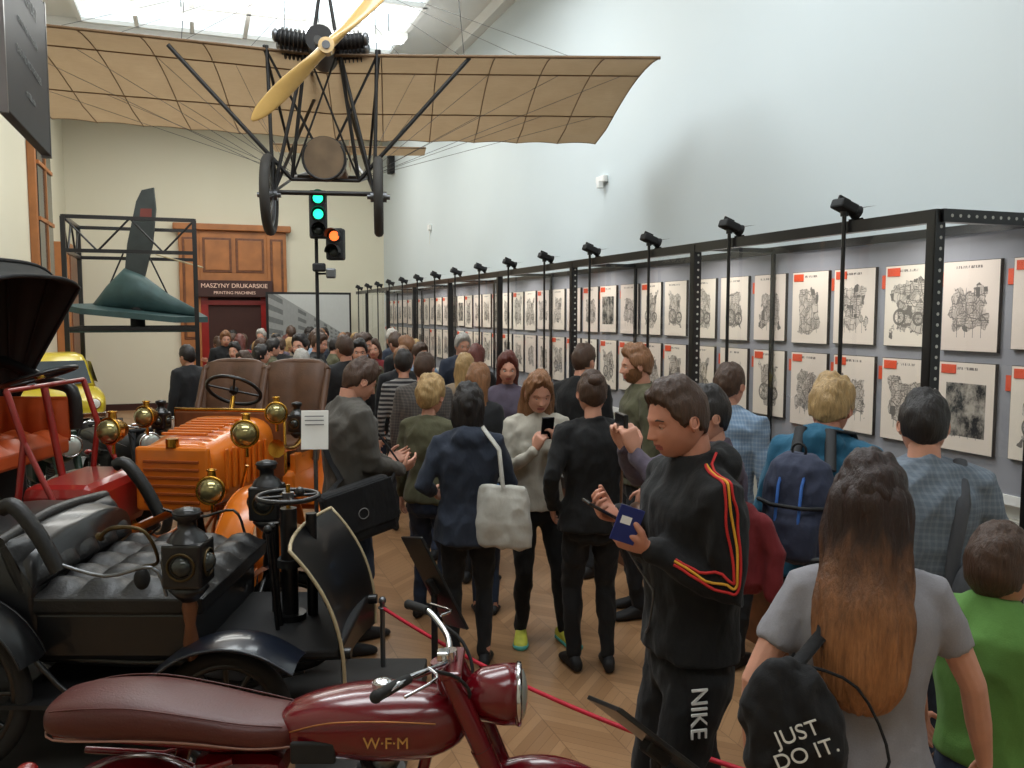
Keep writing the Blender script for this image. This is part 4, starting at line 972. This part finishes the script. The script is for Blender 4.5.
mb.tube([(.10,-.05,.75),(-.14,-.05,1.34)],.018,brass,8); hwheel(mb,(-.15,-.05,1.38),(-.75,0,1),.19,black,blackm,4,.014)
for q in(-1,1): brasslamp(mb,(.72,q*.44,1.20),(1,q*.15,0),.082); mb.rod((.72,q*.44,1.0),(.70,q*.33,.60),.012,brass)
lantern(mb,(.05,.50,1.18),.7); lantern(mb,(.05,-.50,1.18),.7); brasslamp(mb,(.98,.34,.90),(1,.2,0),.08)
brasslamp(mb,(.30,-.46,1.24),(1,-.1,0),.07); brasslamp(mb,(.30,.46,1.28),(1,.3,0),.07)
mb.tube(spl([(0,.45,1.0),(.1,.56,1.1),(.3,.58,1.05),(.55,.56,1.08)],5),[.01]*8+[.016]*5+[.03,.045,.06],brass,10)
mb.T=None; mb.obj('open_tourer_automobile',(.20,6.27,0),radians(-117.6))
mb=MB(); mb.box((0,0,.059),(3.0,1.45,.118),concrete,.01); mb.obj('display_plinth',(-.50,4.37,0),RZ)
mb=MB(); mb.bb(-2.4,.58,5.65,7.6,0,.118,concrete,.01); mb.obj('display_plinth')
mb=MB(); mb.bb(-2.4,-1.0,10.7,12.6,0,.65,concrete,.01); mb.obj('display_plinth')
# --- yellow car
mb=MB()
for x in(-.75,.75):
    for q in(-1,1): mb.torus((x,q*.56,.25),(0,1,0),.19,.065,rubber,28,10); mb.cyl((x,q*.53,.25),(x,q*.60,.25),.12,steel)
R=[]
for x,w,h,zc in spl([(-1.35,.50,.15,.50),(-1.28,.60,.22,.50),(-.6,.66,.26,.52),(.4,.66,.26,.52),(1.0,.64,.22,.49),(1.35,.56,.16,.46),(1.42,.48,.12,.45)],3): R.append(ell((x,0,zc),V((0,w,0)),V((0,0,h)),28,.5))
mb.loft(R,yellowp,cap='w'); R=[]
for z,x0,x1,w in ((.72,-1.05,.72,.60),(.85,-1.0,.60,.58),(1.1,-.85,.36,.52),(1.24,-.74,.22,.46),(1.28,-.6,.1,.38)):
    R.append([V(((x0+x1)/2+(x1-x0)/2*sp(cos(t),.45),w*sp(sin(t),.45),z)) for t in [2*pi*i/32 for i in range(32)]])
mb.loft(R,yellowp,cap='w'); 
mb.add([(.70,-.48,.80),(.70,.48,.80),(.42,.42,1.17),(.42,-.42,1.17)],[(0,1,2,3)],glassdark,False)
for q in(-1,1):
    mb.add([(-.1,q*.60,.80),(.52,q*.60,.80),(.30,q*.535,1.14),(-.1,q*.535,1.14)],[(0,1,2,3)],glassdark,False); mb.add([(-.85,q*.60,.80),(-.16,q*.60,.80),(-.16,q*.535,1.14),(-.75,q*.535,1.14)],[(0,1,2,3)],glassdark,False)
    mb.cyl((1.34,q*.42,.52),(1.43,q*.42,.52),.085,chrome,n=20); mb.ball((1.43,q*.42,.52),(.02,.075,.075),eyeW)
mb.box((1.43,0,.34),(.05,1.15,.09),chrome,.015); mb.obj('small_hatchback_car',(-1.68,11.68,.65),radians(-76),scale=.72)

# ------------------------------------------------------------------ hanging aeroplane
fab=NT('doped_linen'); o=fab.obj()
n1=fab.noise(o,3,5,.6); n2=fab.noise(fab.map(o,(1,6,1)),12,3)
cc=fab.mix(n1,(156,130,98),(186,160,126)); cc=fab.mix(fab.M('MULTIPLY',n2,.3),cc,(112,90,64))
fab.l(cc,fab.b.inputs['Base Color']); fab.b.inputs['Roughness'].default_value=.8
tl_=fab.n('ShaderNodeBsdfTranslucent'); fab.l(cc,tl_.inputs[0]); mx=fab.n('ShaderNodeMixShader'); mx.inputs[0].default_value=.28
fab.l(fab.b.outputs[0],mx.inputs[1]); fab.l(tl_.outputs[0],mx.inputs[2]); fab.l(mx.outputs[0],fab.out.inputs[0]); fabric=fab.m
propw=mat('varnished_propeller',(206,168,100),.25,coat=.8,var=.15,vs=4); bamboo=mat('dark_tube',(30,28,28),.45); spar=mat('rib_wood',(116,90,62),.6); wire=mat('rigging_wire',(90,90,92),.4,.6)
mb=MB()
def wpt(u_,v_):
    a=abs(u_); x=u_*2.60; y=v_*1.55
    x=x*(1-.055*v_*(a)**2)
    sc_=.05*abs(sin(pi*u_*6))*v_**4
    y-=sc_*1.2
    z=.0+.09*a+ .08*sin(pi*min(1,v_*1.25)**.8) -.32*v_-.05*v_*a + (.08*a if u_<0 else 0)
    return V((x,y,z))
G=[[wpt(-1+2*i/96,j/14) for j in range(15)] for i in range(97)]
mb.grid(G,fabric)
for i in range(13):
    u_=-1+i/6; mb.tube([wpt(u_,j/10)+V((0,0,-.003)) for j in range(11)],.0045,spar,6)
for v_ in(0,.28,.68): mb.tube([wpt(-1+i/24,v_)+V((0,0,-.004)) for i in range(49)],.013 if v_<.1 else .006,spar,8)
mb.tube([wpt(-1+i/96,1) for i in range(193)],.004,spar,5)
HW=.37
for q in(-1,1):
    ax=V((q*HW,-.05,-1.02))
    for p in ((q*.12,.02,.05),(q*.40,.0,.05),(q*.12,.95,-.05)): mb.rod(V(p),ax,.014,bamboo,8)
    mb.rod((q*.42,0,.05),(q*.30,.9,-.75),.012,bamboo,8); mb.rod((q*.12,0,.05),(q*.25,.1,-.9),.014,bamboo,8)
    mb.rod((q*1.1,.02,.03),(q*.25,.1,-.9),.016,bamboo,8); mb.rod((q*.30,.9,-.75),(q*.25,.1,-.9),.014,bamboo,8); mb.rod((q*.30,.9,-.75),ax,.012,bamboo,8)
    mb.rod((q*.12,0,.05),(q*.12,1.45,-.1),.018,bamboo,8); mb.rod((q*.12,1.4,-.1),(q*.05,4.6,.15),.016,bamboo,8); mb.rod((q*.28,.9,-.75),(q*.04,4.6,.05),.016,bamboo,8)
    mb.rod((q*.25,.1,-.9),(-q*.12,.0,.05),.008,bamboo,6); mb.rod((q*.42,0,.05),(q*.08,.1,-.62),.010,bamboo,6)
    wheel(mb,(q*(HW+.03),-.05,-1.04),(1,0,0),.30,.036,28,steel,steel,.0025,.04,tyre=mat('grey_tyre',(60,58,55),.8))
    for x in (.7,1.3,1.9,2.45):
        mb.rod((q*.25,.1,-.9),wpt(q*x/2.6,.28),.0018,wire,4); mb.rod((q*.0,.3,.75),wpt(q*x/2.6,.28),.0018,wire,4); mb.rod((q*.28,.9,-.75),wpt(q*x/2.6,.68),.0018,wire,4)
    mb.rod((q*.12,.3,.0),(0,.3,.78),.014,bamboo,8)
mb.rod((-HW,-.05,-1.02),(HW,-.05,-1.02),.018,bamboo,8); mb.rod((-.25,.1,-.9),(.25,.1,-.9),.014,bamboo,8); mb.rod((-.3,.9,-.75),(.3,.9,-.75),.014,bamboo,8)
mb.cyl((-0.,-.02,-.76),(0,.20,-.74),.160,mat('tank_tan',(112,94,74),.5,var=.3),n=28); mb.torus((0,-.02,-.76),(0,1,0),.156,.01,bamboo,28,6)
mb.box((0,.35,-.80),(.30,.4,.04),spar,.01)
mb.cyl((0,-.25,.04),(0,.25,.04),.10,bamboo,n=20)
for q in(-1,1):
    for yy in(-.12,.12):
        mb.cyl((q*.08,yy,.05),(q*.30,yy,.08),.055,blackm,n=16)
        for i in range(6): mb.cyl((q*(.12+.03*i),yy,.055+.003*i),(q*(.13+.03*i),yy,.056+.003*i),.078,bamboo,n=18)
        mb.ball((q*.32,yy,.09),(.03,.05,.05),steel,12,8)
mb.cyl((0,-.42,-.02),(0,-.25,.0),.03,steel,n=12)
pc=V((.06,-.43,-.07)); pd=V((.70,0,.70)).normalized(); pn=V((0,1,0)); ps=pd.cross(pn)
for sg in(1,-1):
    R=[]
    for t,w,th,tw in spl([(0,.040,.040,.9),(.10,.042,.032,.9),(.22,.054,.020,.7),(.42,.062,.013,.45),(.60,.052,.010,.3),(.68,.035,.007,.22),(.73,.010,.004,.2)],4):
        a=ps*cos(tw)+pn*sin(tw)*sg; b=pn*cos(tw)-ps*sin(tw)*sg
        R.append(ell(pc+pd*sg*t,a*w,b*th,16))
    mb.loft(R,propw,cap='w')
mb.cyl(pc-pn*.05,pc+pn*.04,.055,propw); mb.cyl(pc-pn*.06,pc-pn*.045,.028,steel)
G=[[V((-.95+1.9*i/16,4.3+.55*j/4-.08*(abs(-1+i/8))**2,.15)) for j in range(5)] for i in range(17)]; mb.grid(G,fabric); mb.grid([[V((0,4.25+.5*i/5,-.10+.5*j/5)) for j in range(6)] for i in range(6)],fabric)
mb.tube([V((-.95,4.25,.15)),V((0,4.3,.15)),V((.95,4.25,.15))],.012,spar,6)
for p in ((-1.1,.4,.06),(1.1,.4,.06),(0,.3,.78),(0,4.5,.2),(-.4,1.0,0),(.4,1.0,0)):
    mb.rod(V(p),V((p[0]*.8,p[1],ZC-4.0)),.003,wire,4)
mb.obj('vintage_monoplane',(.92,6.58,3.97),radians(-12))

# ------------------------------------------------------------------ traffic signals
grn=mat('signal_green',(40,235,170),.4,emit=2.2); amb=mat('signal_amber',(255,110,50),.4,emit=2.0); off=mat('signal_off',(40,46,42),.3)
mb=MB(); mb.cyl((0,.12,0),(0,.12,3.45),.022,blackm); mb.cyl((0,.12,0),(0,.12,.1),.14,blackm)
def sig(c,cols,k=.80):
    c=V(c); n=len(cols); mb.box(c,(.27*k,.18*k,.24*n*k),blackm,.025)
    for i,m in enumerate(cols):
        p=c+V((0,-.09*k,.24*k*((n-1)/2-i))); mb.ball(p,(.075*k,.025,.075*k),m,20,10)
        mb.torus(p,(0,1,0),.095*k,.012,blackm,24,6)
        G=[[p+V((.105*k*cos(t),-.16*q/3,.105*k*sin(t))) for q in range(4)] for t in [radians(-10+200*j/14) for j in range(15)]]; mb.grid(G,blackm)
sig((.03,0,3.26),[grn,grn,off]); mb.T=Matrix.Rotation(-.25,4,'Z'); sig((.24,0,2.90),[amb,off]); mb.T=None
mb.rod((0,.12,3.0),(.27,.05,3.0),.02,blackm); mb.box((.03,-.02,2.62),(.16,.16,.10),blackm,.02); mb.box((.17,-.02,2.55),(.12,.14,.12),steel,.02); mb.rod((0,.12,2.55),(.15,.05,2.55),.015,blackm)
mb.obj('traffic_light',(1.38,10.69,0),radians(-8))
# ------------------------------------------------------------------ steel frame with aircraft tail
mb=MB(); x0,x1,y0,y1,zt=-1.66,-.02,12.8,14.4,3.35
for a in(x0,x1):
    for b in(y0,y1): mb.bb(a-.03,a+.03,b-.03,b+.03,0,zt,black)
for z in (1.85,2.9,zt):
    for b in(y0,y1): mb.bb(x0,x1,b-.025,b+.025,z-.025,z+.025,black)
    for a in(x0,x1): mb.bb(a-.025,a+.025,y0,y1,z-.025,z+.025,black)
for i in range(4):
    a=x0+(x1-x0)*i/4;b=x0+(x1-x0)*(i+1)/4; mb.rod((a,y0,2.9 if i%2 else zt),(b,y0,zt if i%2 else 2.9),.015,black); mb.rod((x0,y0+.40*i,2.9 if i%2 else zt),(x0,y0+.40*(i+1),zt if i%2 else 2.9),.015,black)
mb.bb(x0,x1,y0,y1,1.80,1.84,tealp); mb.obj('steel_exhibit_frame')
mb=MB()
def slab(P,th,m,ax):
    ax=V(ax)*th/2; n=len(P); a=[V(p)+ax for p in P]; b=[V(p)-ax for p in P]
    mb.add(a+b,[tuple(range(n)),tuple(reversed(range(n,2*n)))]+[(i,i+n,(i+1)%n+n,(i+1)%n) for i in range(n)],m,False)
slab([(-.95,-.3,.10),(-.5,.25,.12),(.75,.45,.0),(.95,.1,-.08),(.6,-.45,-.08),(-.6,-.55,.04)],.08,tealp,(0,0,1))
R=[ell((x,0,z),V((0,w,0)),V((0,0,h)),18) for x,z,w,h in ((-.6,.10,.03,.04),(-.4,.24,.14,.16),(-.15,.36,.18,.30),(.1,.30,.16,.26),(.45,.14,.10,.14),(.8,.02,.05,.06))]; mb.loft(R,tealp,cap='w')
dkf=mat('dark_fin_fabric',(48,54,54),.6,var=.3)
slab([(-.16,0,.5),(-.10,0,1.0),(.04,0,1.6),(.12,0,1.76),(.28,0,1.80),(.30,0,1.5),(.24,0,1.0),(.08,0,.4)],.06,dkf,(0,1,0))
slab([(.08,-.035,1.35),(.24,-.035,1.35),(.25,-.035,1.50),(.10,-.035,1.50)],.01,mat('faded_red',(110,50,44),.6),(0,1,0))
for x in(-.5,.5): mb.rod((x,0,.1),(x*.3,0,.9),.012,blackm)
mb.tube([(.3,-.1,.85),(1.0,-.5,.65)],.012,cream,6); mb.cyl((0,0,-.2),(0,0,.1),.1,blackm); mb.obj('aircraft_tail_section',(-.82,13.4,2.05),radians(-10))

# ------------------------------------------------------------------ signs, stands, barrier
mb=MB(); sb=mat('dark_sign_board',(38,42,46),.5); mb.bb(-.02,.02,-.48,.48,-.34,.34,sb,.004)
mb.bb(-.022,.022,-.49,-.47,-.35,.35,steel); mb.bb(-.022,.022,.47,.49,-.35,.35,steel)
for yy in(-.38,.38): mb.rod((0,yy,.34),(0,yy,ZC-3.12),.004,wire,5)
sg=mb.obj('hanging_sign',(-.64,4.03,3.12)); stx=mat('sign_lettering',(120,122,120),.6)
for i,(t_,s_) in enumerate((('TRANSPORT',.08),('samochody i motocykle',.045),('CARS AND MOTORCYCLES',.045),('od 1886 roku',.04))): txt(t_,s_,stx,(.0225,0,.2-.13*i),(radians(90),0,radians(90)),'sign_line_%d'%i,sg,.0005)
mb=MB(); mb.bb(-.25,.25,-.01,.01,-.75,.75,mat('cream_banner',(226,208,196),.7)); mb.cyl((-.27,0,.76),(.27,0,.76),.012,steel); mb.rod((-.2,0,.76),(-.2,0,ZC-2.95),.003,wire,4); mb.rod((.2,0,.76),(.2,0,ZC-2.95),.003,wire,4); mb.obj('hanging_banner',(-.86,3.25,2.95),RZ)
def stand(name,loc,rz,h,card):
    mb=MB(); mb.cyl((0,0,0),(0,0,.015),.13,blackm,n=28); mb.cyl((0,0,.01),(0,0,h),.012,steel,n=10)
    mb.box((0,-.01,h+.05),(card[0],.012,card[1]),paper,.002,rot=Matrix.Rotation(-.15,3,'X'))
    for i in range(7): mb.box((0,-.0185+.004*i-.006,h+.05+card[1]*(.36-.11*i)),(card[0]*.7,.002,.006),mat('print_grey',(120,118,116),.7),rot=Matrix.Rotation(-.15,3,'X'))
    mb.obj(name,loc,rz)
stand('information_stand',(.60,4.85,0),radians(-15),1.35,(.15,.22))
def lectern(loc,h,ry,rx,sz):
    mb=MB(); mb.cyl((0,0,0),(0,0,.015),.13,blackm,n=28); mb.cyl((0,0,.01),(0,0,h-.01),.016,blackm,n=12)
    R=Matrix.Rotation(ry,3,'Y')@Matrix.Rotation(rx,3,'X'); mb.box((0,0,h),(sz[0],sz[1],.014),black,.003,rot=R)
    mb.box(V((0,0,h))+R@V((0,0,.008)),(sz[0]*.94,sz[1]*.94,.002),mat('dark_info_sheet',(44,42,40),.4),rot=R)
    mb.box(V((0,0,h-.02)),(.08,.06,.05),blackm,.008,rot=R); mb.obj('information_lectern',loc,RZ)
lectern((1.05,3.96,0),.74,radians(64),radians(-30),(.50,.28))
lectern((1.20,2.06,0),.82,radians(38),radians(-22),(.40,.26))
def stanch(loc):
    mb=MB(); mb.cyl((0,0,0),(0,0,.02),.10,steel,n=28); mb.cyl((0,0,.02),(0,0,.48),.014,steel,n=12); mb.ball((0,0,.49),.022,steel); mb.torus((0,0,.45),(0,0,1),.02,.005,steel,16,6); mb.obj('barrier_post',loc)
A,B=V((.90,4.50,.45)),V((1.95,2.15,.45))
for p in(A,B): stanch((p.x,p.y,0))
mb=MB(); P=[A.lerp(B,i/24)-V((0,0,.09*(1-(2*i/24-1)**2))) for i in range(25)]; mb.tube(P,.010,redrope,8)
mb.obj('barrier_rope')

# ------------------------------------------------------------------ world & camera
w=bpy.data.worlds.new('world'); sc.world=w; w.use_nodes=True; w.node_tree.nodes['Background'].inputs[0].default_value=(.6,.7,.8,1); w.node_tree.nodes['Background'].inputs[1].default_value=.3
cam=bpy.data.cameras.new('camera'); cam.lens=29.88; cam.sensor_width=36; cam.clip_start=.05
co=bpy.data.objects.new('camera',cam); col.objects.link(co); co.location=(0,0,2.05); co.rotation_euler=(radians(90-4.7),0,radians(-20.2)); sc.camera=co
print('CROWD',cnt)
